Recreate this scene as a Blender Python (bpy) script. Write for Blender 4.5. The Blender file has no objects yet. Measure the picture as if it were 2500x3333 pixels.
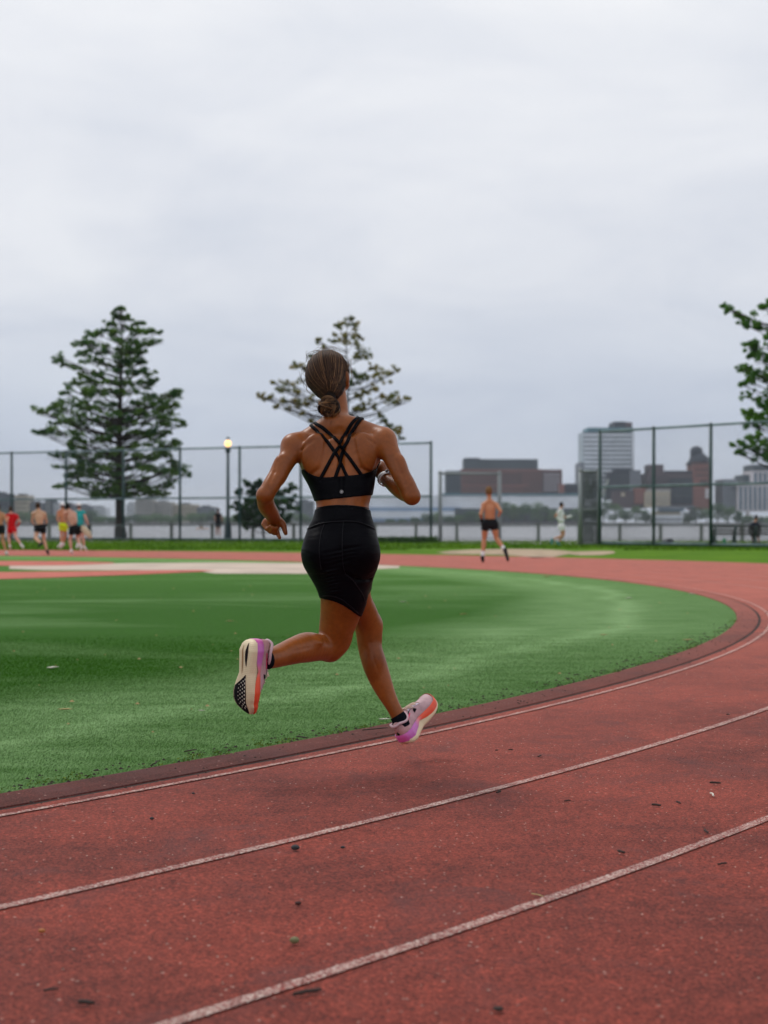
import bpy, math, random
import numpy as np
from mathutils import Vector, Matrix, noise as mnoise
R_ = random.Random(7)
NR = np.random.default_rng(11)
sc = bpy.context.scene
C = sc.collection

# ------------------------------------------------------------------ camera, sky, sun, exposure
FPX, HOR = 5500.0, 1700.0          # focal length and horizon row of the 2500 x 3333 photograph
cam_d = bpy.data.cameras.new('camera')
cam = bpy.data.objects.new('camera', cam_d); C.objects.link(cam)
cam.location = (0, 0, 1.0)
cam.rotation_euler = (math.radians(90), 0, 0)
cam_d.sensor_fit = 'HORIZONTAL'; cam_d.sensor_width = 24.0
cam_d.lens = 24.0 * FPX / 2500.0
cam_d.shift_y = (HOR - 1666.5) / 2500.0
cam_d.clip_start = 0.1; cam_d.clip_end = 9000
cam_d.dof.use_dof = True
cam_d.dof.focus_distance = 6.72
cam_d.dof.aperture_fstop = 3.3
sc.camera = cam

SUN_EL, SUN_AZ = math.radians(54), math.radians(-42)   # azimuth measured from +Y (view direction) towards +X
world = bpy.data.worlds.new('World'); sc.world = world
world.use_nodes = True
nt = world.node_tree; nt.nodes.clear()
def N(nt, typ, **kw):
    n = nt.nodes.new(typ)
    for k, v in kw.items(): setattr(n, k, v)
    return n
def math_n(nt, op, a, b=None, c=None, clamp=False):
    n = nt.nodes.new('ShaderNodeMath'); n.operation = op; n.use_clamp = clamp
    for i, v in enumerate((a, b, c)):
        if v is None: continue
        if isinstance(v, (int, float)): n.inputs[i].default_value = v
        else: nt.links.new(v, n.inputs[i])
    return n.outputs[0]
def ramp_n(nt, fac, stops, interp='LINEAR'):
    n = nt.nodes.new('ShaderNodeValToRGB'); cr = n.color_ramp; cr.interpolation = interp
    while len(cr.elements) < len(stops): cr.elements.new(0.5)
    for e, (p, c) in zip(cr.elements, stops):
        e.position = p
        e.color = (c[0], c[1], c[2], 1) if hasattr(c, '__len__') else (c, c, c, 1)
    nt.links.new(fac, n.inputs[0])
    return n.outputs[0]
def mix_n(nt, fac, a, b, mode='MIX'):
    n = nt.nodes.new('ShaderNodeMix'); n.data_type = 'RGBA'; n.blend_type = mode
    for s, v in ((0, fac), (6, a), (7, b)):
        if isinstance(v, (int, float)): n.inputs[s].default_value = v
        elif hasattr(v, '__len__'): n.inputs[s].default_value = (v[0], v[1], v[2], 1)
        else: nt.links.new(v, n.inputs[s])
    return n.outputs[2]
def noise_n(nt, vec, scale, detail=2.0, rough=0.5, dist=0.0):
    n = nt.nodes.new('ShaderNodeTexNoise')
    n.inputs['Scale'].default_value = scale; n.inputs['Detail'].default_value = detail
    n.inputs['Roughness'].default_value = rough; n.inputs['Distortion'].default_value = dist
    if vec is not None: nt.links.new(vec, n.inputs['Vector'])
    return n.outputs['Fac']
def vscale_n(nt, vec, s):
    n = nt.nodes.new('ShaderNodeVectorMath'); n.operation = 'MULTIPLY'
    nt.links.new(vec, n.inputs[0]); n.inputs[1].default_value = s
    return n.outputs[0]

# overcast sky: a cloud deck over the clear-sky model
tc = N(nt, 'ShaderNodeTexCoord')
sep = N(nt, 'ShaderNodeSeparateXYZ'); nt.links.new(tc.outputs['Generated'], sep.inputs[0])
zc = math_n(nt, 'MAXIMUM', sep.outputs['Z'], 0.0)
den = math_n(nt, 'ADD', zc, 0.26)
comb = N(nt, 'ShaderNodeCombineXYZ')
nt.links.new(math_n(nt, 'DIVIDE', sep.outputs['X'], den), comb.inputs[0])
nt.links.new(math_n(nt, 'DIVIDE', sep.outputs['Y'], den), comb.inputs[1])
n1 = noise_n(nt, vscale_n(nt, comb.outputs[0], (1.0, 0.9, 1)), 1.5, 5, 0.52, 1.0)
n2 = noise_n(nt, vscale_n(nt, comb.outputs[0], (0.9, 1.0, 1)), 3.4, 4, 0.55, 0.8)
elev = ramp_n(nt, zc, [(0.0, (0.64, 0.69, 0.78)), (0.022, (0.58, 0.635, 0.74)), (0.055, (0.55, 0.605, 0.72)),
                       (0.095, (0.66, 0.70, 0.79)), (0.14, (0.78, 0.80, 0.86)), (0.20, (0.83, 0.845, 0.895)),
                       (0.30, (0.90, 0.91, 0.945)), (1.0, (0.92, 0.93, 0.95))])
cl = math_n(nt, 'ADD', math_n(nt, 'MULTIPLY', n1, 0.6), math_n(nt, 'MULTIPLY', n2, 0.4))
clr = ramp_n(nt, cl, [(0.34, (0.87, 0.895, 0.93)), (0.48, (0.97, 0.98, 0.99)), (0.62, (1.06, 1.06, 1.045))])
deck = mix_n(nt, 1.0, elev, clr, 'MULTIPLY')
sky = N(nt, 'ShaderNodeTexSky'); sky.sky_type = 'NISHITA'; sky.sun_disc = False
sky.sun_elevation = SUN_EL; sky.sun_rotation = SUN_AZ
bgs = N(nt, 'ShaderNodeBackground'); nt.links.new(sky.outputs[0], bgs.inputs[0]); bgs.inputs[1].default_value = 0.08
bgc = N(nt, 'ShaderNodeBackground'); nt.links.new(deck, bgc.inputs[0]); bgc.inputs[1].default_value = 1.0
mx = N(nt, 'ShaderNodeMixShader'); mx.inputs[0].default_value = 0.94
nt.links.new(bgs.outputs[0], mx.inputs[1]); nt.links.new(bgc.outputs[0], mx.inputs[2])
wo = N(nt, 'ShaderNodeOutputWorld'); nt.links.new(mx.outputs[0], wo.inputs[0])

sun_d = bpy.data.lights.new('sun', 'SUN'); sun_d.energy = 1.45; sun_d.angle = math.radians(22); sun_d.color = (1, 0.97, 0.93)
sun = bpy.data.objects.new('sun', sun_d); C.objects.link(sun)
sdir = Vector((math.sin(SUN_AZ) * math.cos(SUN_EL), math.cos(SUN_AZ) * math.cos(SUN_EL), math.sin(SUN_EL)))
sun.rotation_euler = sdir.to_track_quat('Z', 'Y').to_euler()
sun.location = (0, 0, 30)
sc.view_settings.view_transform = 'Standard'; sc.view_settings.look = 'None'
sc.view_settings.exposure = 0.0; sc.view_settings.gamma = 1.0; sc.view_settings.use_curve_mapping = False
sc.cycles.max_bounces = 6

# ------------------------------------------------------------------ helpers
def tag(o, label=None, cat=None, group=None, kind=None):
    if label: o['label'] = label
    if cat: o['category'] = cat
    if group: o['group'] = group
    if kind: o['kind'] = kind
    return o
def empty(name, loc=(0, 0, 0), parent=None):
    o = bpy.data.objects.new(name, None); C.objects.link(o); o.location = loc
    o.empty_display_size = 0.2
    if parent: o.parent = parent
    return o
def obj(name, me, m=None, parent=None, loc=None):
    o = bpy.data.objects.new(name, me); C.objects.link(o)
    if m is not None and len(me.materials) == 0: me.materials.append(m)
    if loc is not None: o.location = loc
    if parent is not None:
        o.parent = parent
    return o
def put(o, parent):
    """parent a mesh given in world coordinates to an empty that stands elsewhere"""
    o.parent = parent
    o.matrix_parent_inverse = Matrix.Translation(Vector(parent.location)).inverted() if parent.parent is None else o.matrix_parent_inverse
    return o
def npmesh(name, V, F, smooth=True, mats=None, midx=None):
    V = np.ascontiguousarray(V, dtype=np.float32); F = np.ascontiguousarray(F, dtype=np.int32)
    me = bpy.data.meshes.new(name)
    n, k = F.shape
    me.vertices.add(len(V)); me.vertices.foreach_set('co', V.ravel())
    me.loops.add(n * k); me.loops.foreach_set('vertex_index', F.ravel())
    me.polygons.add(n)
    me.polygons.foreach_set('loop_start', np.arange(0, n * k, k, dtype=np.int32))
    me.polygons.foreach_set('loop_total', np.full(n, k, dtype=np.int32))
    if smooth: me.polygons.foreach_set('use_smooth', np.ones(n, dtype=bool))
    if midx is not None: me.polygons.foreach_set('material_index', np.asarray(midx, dtype=np.int32))
    me.update(); me.validate()
    if mats:
        for m in mats: me.materials.append(m)
    return me
class MB:
    """collects simple solids in one mesh"""
    def __init__(s): s.v = []; s.f = []
    def add(s, V, F):
        b = len(s.v); s.v += [tuple(p) for p in V]; s.f += [tuple(b + i for i in q) for q in F]; return s
    def box(s, lo, hi):
        x0, y0, z0 = lo; x1, y1, z1 = hi
        V = [(x0,y0,z0),(x1,y0,z0),(x1,y1,z0),(x0,y1,z0),(x0,y0,z1),(x1,y0,z1),(x1,y1,z1),(x0,y1,z1)]
        return s.add(V, [(0,3,2,1),(4,5,6,7),(0,1,5,4),(1,2,6,5),(2,3,7,6),(3,0,4,7)])
    def beam(s, a, b, w, h, up=(0,0,1)):
        a = Vector(a); b = Vector(b); d = (b - a).normalized(); u = Vector(up)
        r = d.cross(u)
        if r.length < 1e-4: r = d.cross(Vector((1,0,0)))
        r.normalize(); u = r.cross(d)
        V = []
        for p in (a, b):
            for sx, sz in ((-1,-1),(1,-1),(1,1),(-1,1)): V.append(p + r*sx*w/2 + u*sz*h/2)
        return s.add(V, [(0,1,2,3),(7,6,5,4),(0,4,5,1),(1,5,6,2),(2,6,7,3),(3,7,4,0)])
    def tube(s, pts, rad, seg=8, cap=True):
        pts = [Vector(p) for p in pts]; n = len(pts)
        if not hasattr(rad, '__len__'): rad = [rad]*n
        b = len(s.v); prev = None
        for i, p in enumerate(pts):
            t = (pts[min(i+1,n-1)] - pts[max(i-1,0)])
            if t.length < 1e-9: t = Vector((0,0,1))
            t.normalize()
            if prev is None:
                prev = t.cross(Vector((0,0,1)))
                if prev.length < 1e-3: prev = t.cross(Vector((1,0,0)))
            u = (prev - t*prev.dot(t)).normalized(); prev = u; w = t.cross(u)
            for k in range(seg):
                a = 2*math.pi*k/seg
                s.v.append(tuple(p + (u*math.cos(a) + w*math.sin(a))*rad[i]))
        for i in range(n-1):
            for k in range(seg):
                k2 = (k+1) % seg
                s.f.append((b+i*seg+k, b+i*seg+k2, b+(i+1)*seg+k2, b+(i+1)*seg+k))
        if cap:
            s.f.append(tuple(b+k for k in range(seg))[::-1]); s.f.append(tuple(b+(n-1)*seg+k for k in range(seg)))
        return s
    def ball(s, c, r, seg=12, ring=8):
        if not hasattr(r, '__len__'): r = (r, r, r)
        b = len(s.v)
        for i in range(ring+1):
            th = math.pi*i/ring
            for k in range(seg):
                a = 2*math.pi*k/seg
                s.v.append((c[0]+r[0]*math.sin(th)*math.cos(a), c[1]+r[1]*math.sin(th)*math.sin(a), c[2]+r[2]*math.cos(th)))
        for i in range(ring):
            for k in range(seg):
                k2 = (k+1)%seg
                s.f.append((b+i*seg+k, b+(i+1)*seg+k, b+(i+1)*seg+k2, b+i*seg+k2))
        return s
    def mesh(s, name, smooth=False):
        me = bpy.data.meshes.new(name); me.from_pydata([tuple(v) for v in s.v], [], s.f)
        if smooth: me.polygons.foreach_set('use_smooth', [True]*len(me.polygons))
        me.update(); return me
    def build(s, name, m, parent=None, smooth=False):
        o = obj(name, s.mesh(name, smooth), m)
        if parent is not None: put(o, parent)
        return o
def P3(px, py, Y):                  # a point of the place, from its row and column in the photograph and its distance
    return Vector(((px - 1250.0) * Y / FPX, Y, 1.0 - (py - HOR) * Y / FPX))
def G(px, py, z=0.0):
    Y = (1.0 - z) * FPX / (py - HOR)
    return Vector(((px - 1250.0) * Y / FPX, Y, z))

# ------------------------------------------------------------------ materials
def mat(name, col, rough=0.6, spec=0.25, var=0.0, vscale=3.0, bump=0.0, bscale=40.0, metal=0.0, col2=None, bdist=0.01, stretch=None):
    m = bpy.data.materials.new(name); m.use_nodes = True
    nt = m.node_tree; b = nt.nodes['Principled BSDF']
    b.inputs['Roughness'].default_value = rough; b.inputs['Metallic'].default_value = metal
    b.inputs['Specular IOR Level'].default_value = spec
    b.inputs['Base Color'].default_value = (*col, 1)
    if var > 0 or bump > 0 or col2 is not None:
        g = nt.nodes.new('ShaderNodeTexCoord'); pos = g.outputs['Object']
        if stretch: pos = vscale_n(nt, pos, stretch)
    if var > 0 or col2 is not None:
        f = noise_n(nt, pos, vscale, 4, 0.6)
        c2 = col2 if col2 is not None else tuple(min(1, c*(1+var)) for c in col)
        c1 = col if col2 is not None else tuple(c*(1-var) for c in col)
        nt.links.new(ramp_n(nt, f, [(0.35, c1), (0.65, c2)]), b.inputs['Base Color'])
    if bump > 0:
        bn = nt.nodes.new('ShaderNodeBump'); bn.inputs['Strength'].default_value = bump; bn.inputs['Distance'].default_value = bdist
        nt.links.new(noise_n(nt, pos, bscale, 3, 0.6), bn.inputs['Height']); nt.links.new(bn.outputs[0], b.inputs['Normal'])
    return m
# ------------------------------------------------------------------ ground materials
def track_material(name, base, dark, light, worn=None):
    m = bpy.data.materials.new(name); m.use_nodes = True
    nt = m.node_tree; b = nt.nodes['Principled BSDF']
    geo = nt.nodes.new('ShaderNodeNewGeometry'); pos = geo.outputs['Position']
    big = noise_n(nt, pos, 0.9, 5, 0.6)
    mid = noise_n(nt, pos, 9.0, 4, 0.65)
    gr = noise_n(nt, pos, 105.0, 5, 0.85)
    vor = nt.nodes.new('ShaderNodeTexVoronoi'); vor.inputs['Scale'].default_value = 170.0
    nt.links.new(pos, vor.inputs['Vector'])
    c = ramp_n(nt, big, [(0.36, dark), (0.60, base)])
    c = mix_n(nt, ramp_n(nt, mid, [(0.35, 0.0), (0.75, 0.45)]), c, light)
    c = mix_n(nt, 1.0, c, ramp_n(nt, gr, [(0.36, (0.22, 0.22, 0.25)), (0.50, (0.90, 0.90, 0.90)), (0.63, (2.3, 2.2, 2.2))]), 'MULTIPLY')
    sp_ = nt.nodes.new('ShaderNodeSeparateXYZ'); nt.links.new(pos, sp_.inputs[0])
    far_sheen = math_n(nt, 'ADD', math_n(nt, 'MULTIPLY', sp_.outputs[1], 0.033), math_n(nt, 'MULTIPLY', big, 0.25))
    c = mix_n(nt, ramp_n(nt, far_sheen, [(0.30, 0.0), (0.95, 0.55)]), c, (0.56, 0.165, 0.120))  # far rubber painted paler, standing in for sky sheen at grazing view
    st = noise_n(nt, vscale_n(nt, pos, (1.0, 0.8, 1)), 2.3, 5, 0.65, 0.8)
    c = mix_n(nt, ramp_n(nt, st, [(0.52, 0.0), (0.70, 0.55)]), c, (0.085, 0.034, 0.034))
    # stray pale granules
    sep = nt.nodes.new('ShaderNodeSeparateColor'); nt.links.new(vor.outputs['Color'], sep.inputs[0])
    fl = math_n(nt, 'GREATER_THAN', sep.outputs[0], 0.9975)
    c = mix_n(nt, math_n(nt, 'MULTIPLY', fl, 0.8), c, (0.55, 0.36, 0.30))
    if worn is not None:            # worn white paint over the granules
        w1 = noise_n(nt, pos, 95.0, 5, 0.85); w2 = noise_n(nt, pos, 12.0, 3, 0.6)
        f = math_n(nt, 'ADD', math_n(nt, 'MULTIPLY', w1, 0.85), math_n(nt, 'MULTIPLY', w2, 0.15))
        c = mix_n(nt, ramp_n(nt, f, [(0.485, 0.0), (0.55, 0.9)]), c, worn)
    nt.links.new(c, b.inputs['Base Color'])
    b.inputs['Roughness'].default_value = 0.8
    b.inputs['Sheen Weight'].default_value = 0.10; b.inputs['Sheen Roughness'].default_value = 0.2; b.inputs['Sheen Tint'].default_value = (1.0, 0.5, 0.4, 1)
    b.inputs['Specular IOR Level'].default_value = 0.12
    bn = nt.nodes.new('ShaderNodeBump'); bn.inputs['Strength'].default_value = 0.6; bn.inputs['Distance'].default_value = 0.004
    nt.links.new(gr, bn.inputs['Height']); nt.links.new(bn.outputs[0], b.inputs['Normal'])
    return m
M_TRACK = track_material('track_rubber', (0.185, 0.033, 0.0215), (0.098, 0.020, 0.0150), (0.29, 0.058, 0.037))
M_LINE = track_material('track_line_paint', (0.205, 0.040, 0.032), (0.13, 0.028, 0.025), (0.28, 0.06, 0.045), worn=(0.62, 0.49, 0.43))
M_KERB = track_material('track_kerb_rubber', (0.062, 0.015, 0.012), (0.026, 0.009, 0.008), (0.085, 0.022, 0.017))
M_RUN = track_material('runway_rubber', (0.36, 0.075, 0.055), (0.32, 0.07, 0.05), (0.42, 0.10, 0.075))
M_CRACK = mat('dirt_in_the_joint', (0.035, 0.025, 0.022), 0.95, 0.2, 0.5, 30, 0.6, 90)

def turf_material(name, lift=1.0):
    m = bpy.data.materials.new(name); m.use_nodes = True
    nt = m.node_tree; b = nt.nodes['Principled BSDF']
    geo = nt.nodes.new('ShaderNodeNewGeometry'); pos = geo.outputs['Position']
    sx = nt.nodes.new('ShaderNodeSeparateXYZ'); nt.links.new(pos, sx.inputs[0])
    # distance inside the turf edge (the edge is a circle here)
    dx = math_n(nt, 'ADD', sx.outputs[0], -CX); dy = math_n(nt, 'ADD', sx.outputs[1], -CY)
    rr = math_n(nt, 'SQRT', math_n(nt, 'ADD', math_n(nt, 'MULTIPLY', dx, dx), math_n(nt, 'MULTIPLY', dy, dy)))
    inside = math_n(nt, 'SUBTRACT', R0, rr)
    wob = noise_n(nt, pos, 0.35, 3, 0.5)
    ins = math_n(nt, 'ADD', inside, math_n(nt, 'MULTIPLY', math_n(nt, 'SUBTRACT', wob, 0.5), 1.6))
    edge = ramp_n(nt, math_n(nt, 'MULTIPLY', ins, 0.1667), [(0.0, 0.45), (0.15, 0.55), (0.20, 0.98), (0.24, 0.66), (0.31, 0.66), (0.50, 0.0)])
    # sheen of pile laid either way, painted into the colour in long groomer sweeps
    sw = noise_n(nt, vscale_n(nt, pos, (0.35, 0.8, 1)), 0.40, 4, 0.55, 1.0)
    sheen_sweep = ramp_n(nt, sw, [(0.49, 0.0), (0.66, 0.34)])
    fine = noise_n(nt, vscale_n(nt, pos, (0.5, 1.3, 1)), 3.2, 4, 0.65, 0.4)
    lay_and_sheen = math_n(nt, 'MAXIMUM', edge, sheen_sweep)
    lay_and_sheen = math_n(nt, 'MULTIPLY', lay_and_sheen, ramp_n(nt, fine, [(0.25, 0.45), (0.65, 1.15)]), clamp=True)
    grain = noise_n(nt, pos, 120.0, 3, 0.75)
    c = mix_n(nt, lay_and_sheen, (0.028*lift, 0.110*lift, 0.0004*lift), (0.250*lift, 0.405*lift, 0.170*lift))
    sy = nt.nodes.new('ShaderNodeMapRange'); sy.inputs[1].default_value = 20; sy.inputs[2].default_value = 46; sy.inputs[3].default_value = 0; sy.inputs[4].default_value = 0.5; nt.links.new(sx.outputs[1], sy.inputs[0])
    c = mix_n(nt, sy.outputs[0], c, (0.15, 0.33, 0.06))  # distant turf mixed lighter, grazing sheen put into the colour
    c = mix_n(nt, 1.0, c, ramp_n(nt, grain, [(0.30, 0.45), (0.55, 1.0), (0.75, 1.6)]), 'MULTIPLY')
    nt.links.new(c, b.inputs['Base Color'])
    b.inputs['Roughness'].default_value = 0.85; b.inputs['Specular IOR Level'].default_value = 0.04
    b.inputs['Sheen Weight'].default_value = 0.15; b.inputs['Sheen Roughness'].default_value = 0.25; b.inputs['Sheen Tint'].default_value = (0.55, 0.95, 0.5, 1)
    bn = nt.nodes.new('ShaderNodeBump'); bn.inputs['Strength'].default_value = 0.7; bn.inputs['Distance'].default_value = 0.02
    nt.links.new(grain, bn.inputs['Height']); nt.links.new(bn.outputs[0], b.inputs['Normal'])
    return m
CX, CY, R0 = -25.697, 23.754, 30.018
M_TURF = turf_material('turf_mat', 1.0); M_BLADE = turf_material('turf_fibre', 1.25)
M_GRASS = mat('lawn', (0.040, 0.115, 0.003), 0.9, 0.05, 0, 0.9, 0.8, 6, col2=(0.115, 0.225, 0.008), bdist=0.05, stretch=(0.5, 1, 1))
M_CONC = mat('pale_concrete', (0.50, 0.41, 0.34), 0.9, 0.1, 0.15, 0.7, 0.2, 30)
M_SAND = mat('dry_sand', (0.38, 0.29, 0.205), 0.95, 0.1, 0.35, 1.2, 0.5, 8, bdist=0.03)
M_PAVE = mat('promenade_paving', (0.32, 0.31, 0.30), 0.9, 0.2, 0.15, 1.5)

# ------------------------------------------------------------------ ground, track, turf
XW = -110.0                                     # far end of the straights
def sheet(name, pts, z, m, kind='structure'):
    V = [(p[0], p[1], z) for p in pts]
    me = bpy.data.meshes.new(name); me.from_pydata(V, [], [tuple(range(len(V)))]); me.update()
    # face up
    if me.polygons[0].normal.z < 0: me.flip_normals()
    return tag(obj(name, me, m), kind=kind)
def arc(off, n=240, z=0.0):
    r = R0 + off; pts = [(XW, CY - r, z)]
    for i in range(n + 1):
        a = -math.pi/2 + math.pi*i/n
        pts.append((CX + r*math.cos(a), CY + r*math.sin(a), z))
    pts.append((XW, CY + r, z))
    return pts
def ring(name, o0, o1, z, m, n=240, kind='structure', parent=None, prof=None):
    """band between two offsets of the turf edge; prof = cross-section [(offset, z)...]"""
    prof = prof or [(o0, z), (o1, z)]
    V = []; F = []
    rows = [arc(o, n, zz) for o, zz in prof]; L = len(rows[0])
    for r_ in rows: V += r_
    for j in range(len(rows)-1):
        for i in range(L-1):
            F.append((j*L+i, (j+1)*L+i, (j+1)*L+i+1, j*L+i+1))
    me = bpy.data.meshes.new(name); me.from_pydata(V, [], F); me.update()
    if me.polygons[0].normal.z < 0: me.flip_normals()
    o = obj(name, me, m)
    if parent: o.parent = parent
    else: tag(o, kind=kind)
    return o
sheet('ground', [(-400, -60), (400, -60), (400, 92.0), (-400, 92.0)], 0.0, M_GRASS)
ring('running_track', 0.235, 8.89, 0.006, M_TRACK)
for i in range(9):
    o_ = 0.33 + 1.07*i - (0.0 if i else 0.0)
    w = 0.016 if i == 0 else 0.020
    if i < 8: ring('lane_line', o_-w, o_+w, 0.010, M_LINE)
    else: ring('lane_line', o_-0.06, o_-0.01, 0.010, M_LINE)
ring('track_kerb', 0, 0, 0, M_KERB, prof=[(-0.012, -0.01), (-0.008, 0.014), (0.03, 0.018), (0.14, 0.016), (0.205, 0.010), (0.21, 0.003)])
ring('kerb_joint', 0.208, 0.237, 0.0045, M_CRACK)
turf = sheet('artificial_turf', arc(-0.01), 0.005, M_TURF)

# infield pads
def gsheet(name, px, z, m): return sheet(name, [tuple(G(x, y))[:2] for x, y in px], z, m)
gsheet('concrete_apron', [(30,1843),(295,1837),(422,1834),(700,1832),(1000,1834),(1180,1838),(1300,1843),(1300,1850),(1240,1853),(1050,1866),(990,1869),(700,1868),(640,1860),(422,1857),(150,1857),(30,1853)][::-1], 0.009, M_CONC)
gsheet('red_runway', [(-80,1890),(0,1887),(200,1881),(420,1873),(650,1863),(700,1858),(640,1856.5),(420,1859),(200,1862),(0,1864),(-80,1865)][::-1], 0.013, M_RUN)
gsheet('orange_runway', [(-80,1843),(0,1843),(200,1842),(370,1836),(370,1832),(200,1828),(0,1827),(-80,1827)][::-1], 0.013, M_RUN)
gsheet('sand_pit', [(1420,1798),(1470,1793),(1540,1789),(1640,1787),(1760,1788),(1820,1791),(1870,1796),(1930,1794),(1995,1794),(2005,1800),(1960,1807),(1890,1808),(1850,1804),(1800,1814),(1740,1817),(1680,1809),(1560,1804),(1460,1804)][::-1], 0.006, M_SAND)
sheet('promenade', [(-400, 84), (-2, 84), (2.5, 79), (12, 76), (20, 72), (400, 72), (400, 91.9), (-400, 91.9)], 0.005, M_PAVE)
sheet('riverside_lawn', [(-400, 84.0), (-3, 84.0), (2.2, 80), (12, 75.2), (20, 70.5), (400, 70), (400, 68), (10, 68), (-400, 68)], 0.011, M_GRASS)

# upright plastic fibres where the turf is close enough to read
def turf_blades():
    n = 900000
    Y = np.sqrt(NR.random(n)*(15.0**2-4.6**2)+4.6**2)
    Y = Y[NR.random(n) < np.clip((15.0-Y)/7.0, 0, 1)**0.8]; n = len(Y)
    X = (NR.random(n)-0.5)*(0.4546*Y+1.6)-0.1
    r = np.hypot(X-CX, Y-CY)
    ok = (r < R0+0.012)
    X, Y, r = X[ok], Y[ok], r[ok]; n = len(X)
    hgt = (0.004+0.007*NR.random(n)); hgt[r > R0-0.12] *= 1.25
    w = 0.0006+0.0008*NR.random(n)+0.00010*Y
    a = NR.random(n)*2*np.pi; la = NR.normal(0.4, 0.9, n)
    lean = hgt*(0.5+0.9*NR.random(n))
    cx, cy = np.cos(a)*w, np.sin(a)*w
    V = np.empty((n, 3, 3), np.float32)
    V[:, 0] = np.stack([X-cx, Y-cy, np.full(n, 0.004)], 1); V[:, 1] = np.stack([X+cx, Y+cy, np.full(n, 0.004)], 1)
    V[:, 2] = np.stack([X+np.cos(la)*lean, Y+np.sin(la)*lean, 0.004+hgt], 1)
    me = npmesh('turf_fibres', V.reshape(-1, 3), np.arange(3*n).reshape(-1, 3), smooth=False)
    tag(obj('turf_fibres', me, M_BLADE), 'short green artificial turf fibres standing inside the track kerb', 'turf', kind='stuff')
turf_blades()

# lawn beyond the track: tufts that break up the outline
def lawn_blades():
    n = 60000
    X = (NR.random(n)-0.5)*60; Y = 60+NR.random(n)*30
    r = np.hypot(X-CX, Y-CY)
    ok = (r > R0+9.0) & (np.abs(X) < 0.25*Y+2)
    # not on the sand pit
    S = [tuple(G(x, y))[:2] for x, y in ((1380,1800),(1380,1789),(1850,1787),(2010,1794),(1980,1808),(1740,1815))]
    X, Y = X[ok], Y[ok]
    px = 1250+X/Y*FPX; py = HOR+FPX/Y
    ok = ~((px > 1330) & (px < 2030) & (py > 1786) & (py < 1815))
    X, Y = X[ok], Y[ok]; n = len(X)
    h = 0.03+0.06*NR.random(n)**2; w = 0.02+0.02*NR.random(n); a = NR.random(n)*6.28
    V = np.empty((n, 3, 3), np.float32)
    V[:, 0] = np.stack([X-np.cos(a)*w, Y-np.sin(a)*w, np.zeros(n)], 1); V[:, 1] = np.stack([X+np.cos(a)*w, Y+np.sin(a)*w, np.zeros(n)], 1)
    V[:, 2] = np.stack([X+NR.normal(0, .02, n), Y+NR.normal(0, .02, n), h], 1)
    tag(obj('lawn_grass', npmesh('lawn_grass', V.reshape(-1, 3), np.arange(3*n).reshape(-1, 3), smooth=False), M_GRASS),
        'bright green mown grass between the far track bend and the fence', 'grass', kind='stuff')
lawn_blades()

# ------------------------------------------------------------------ river and far bank
def water_material():
    m = bpy.data.materials.new('river_water'); m.use_nodes = True
    nt = m.node_tree; b = nt.nodes['Principled BSDF']
    b.inputs['Base Color'].default_value = (0.16, 0.16, 0.17, 1); b.inputs['Roughness'].default_value = 0.25
    geo = nt.nodes.new('ShaderNodeNewGeometry')
    bn = nt.nodes.new('ShaderNodeBump'); bn.inputs['Strength'].default_value = 0.9; bn.inputs['Distance'].default_value = 0.25
    nt.links.new(noise_n(nt, vscale_n(nt, geo.outputs['Position'], (0.5, 1, 1)), 0.5, 5, 0.6), bn.inputs['Height'])
    nt.links.new(bn.outputs[0], b.inputs['Normal'])
    return m
M_WATER = water_material()
sheet('river', [(-1500, 92.0), (1500, 92.0), (1500, 1105), (-1500, 1105)], -1.2, M_WATER)
M_WALL = mat('seawall_stone', (0.16, 0.155, 0.15), 0.9, 0.2, 0.3, 0.4)
tag(MB().box((-400, 92.002, -1.5), (400, 92.30, 0.02)).build('seawall', M_WALL), kind='structure')
M_FAR = mat('far_bank_ground', (0.09, 0.10, 0.07), 0.9, 0.2, 0.3, 0.02)
tag(MB().box((-1500, 1100, -1.6), (1500, 1101, 0.6)).build('far_seawall', M_WALL), kind='structure')
sheet('far_bank', [(-1500, 1101.01), (1500, 1101.01), (3500, 7000), (-3500, 7000)], 0.4, M_FAR)
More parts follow.
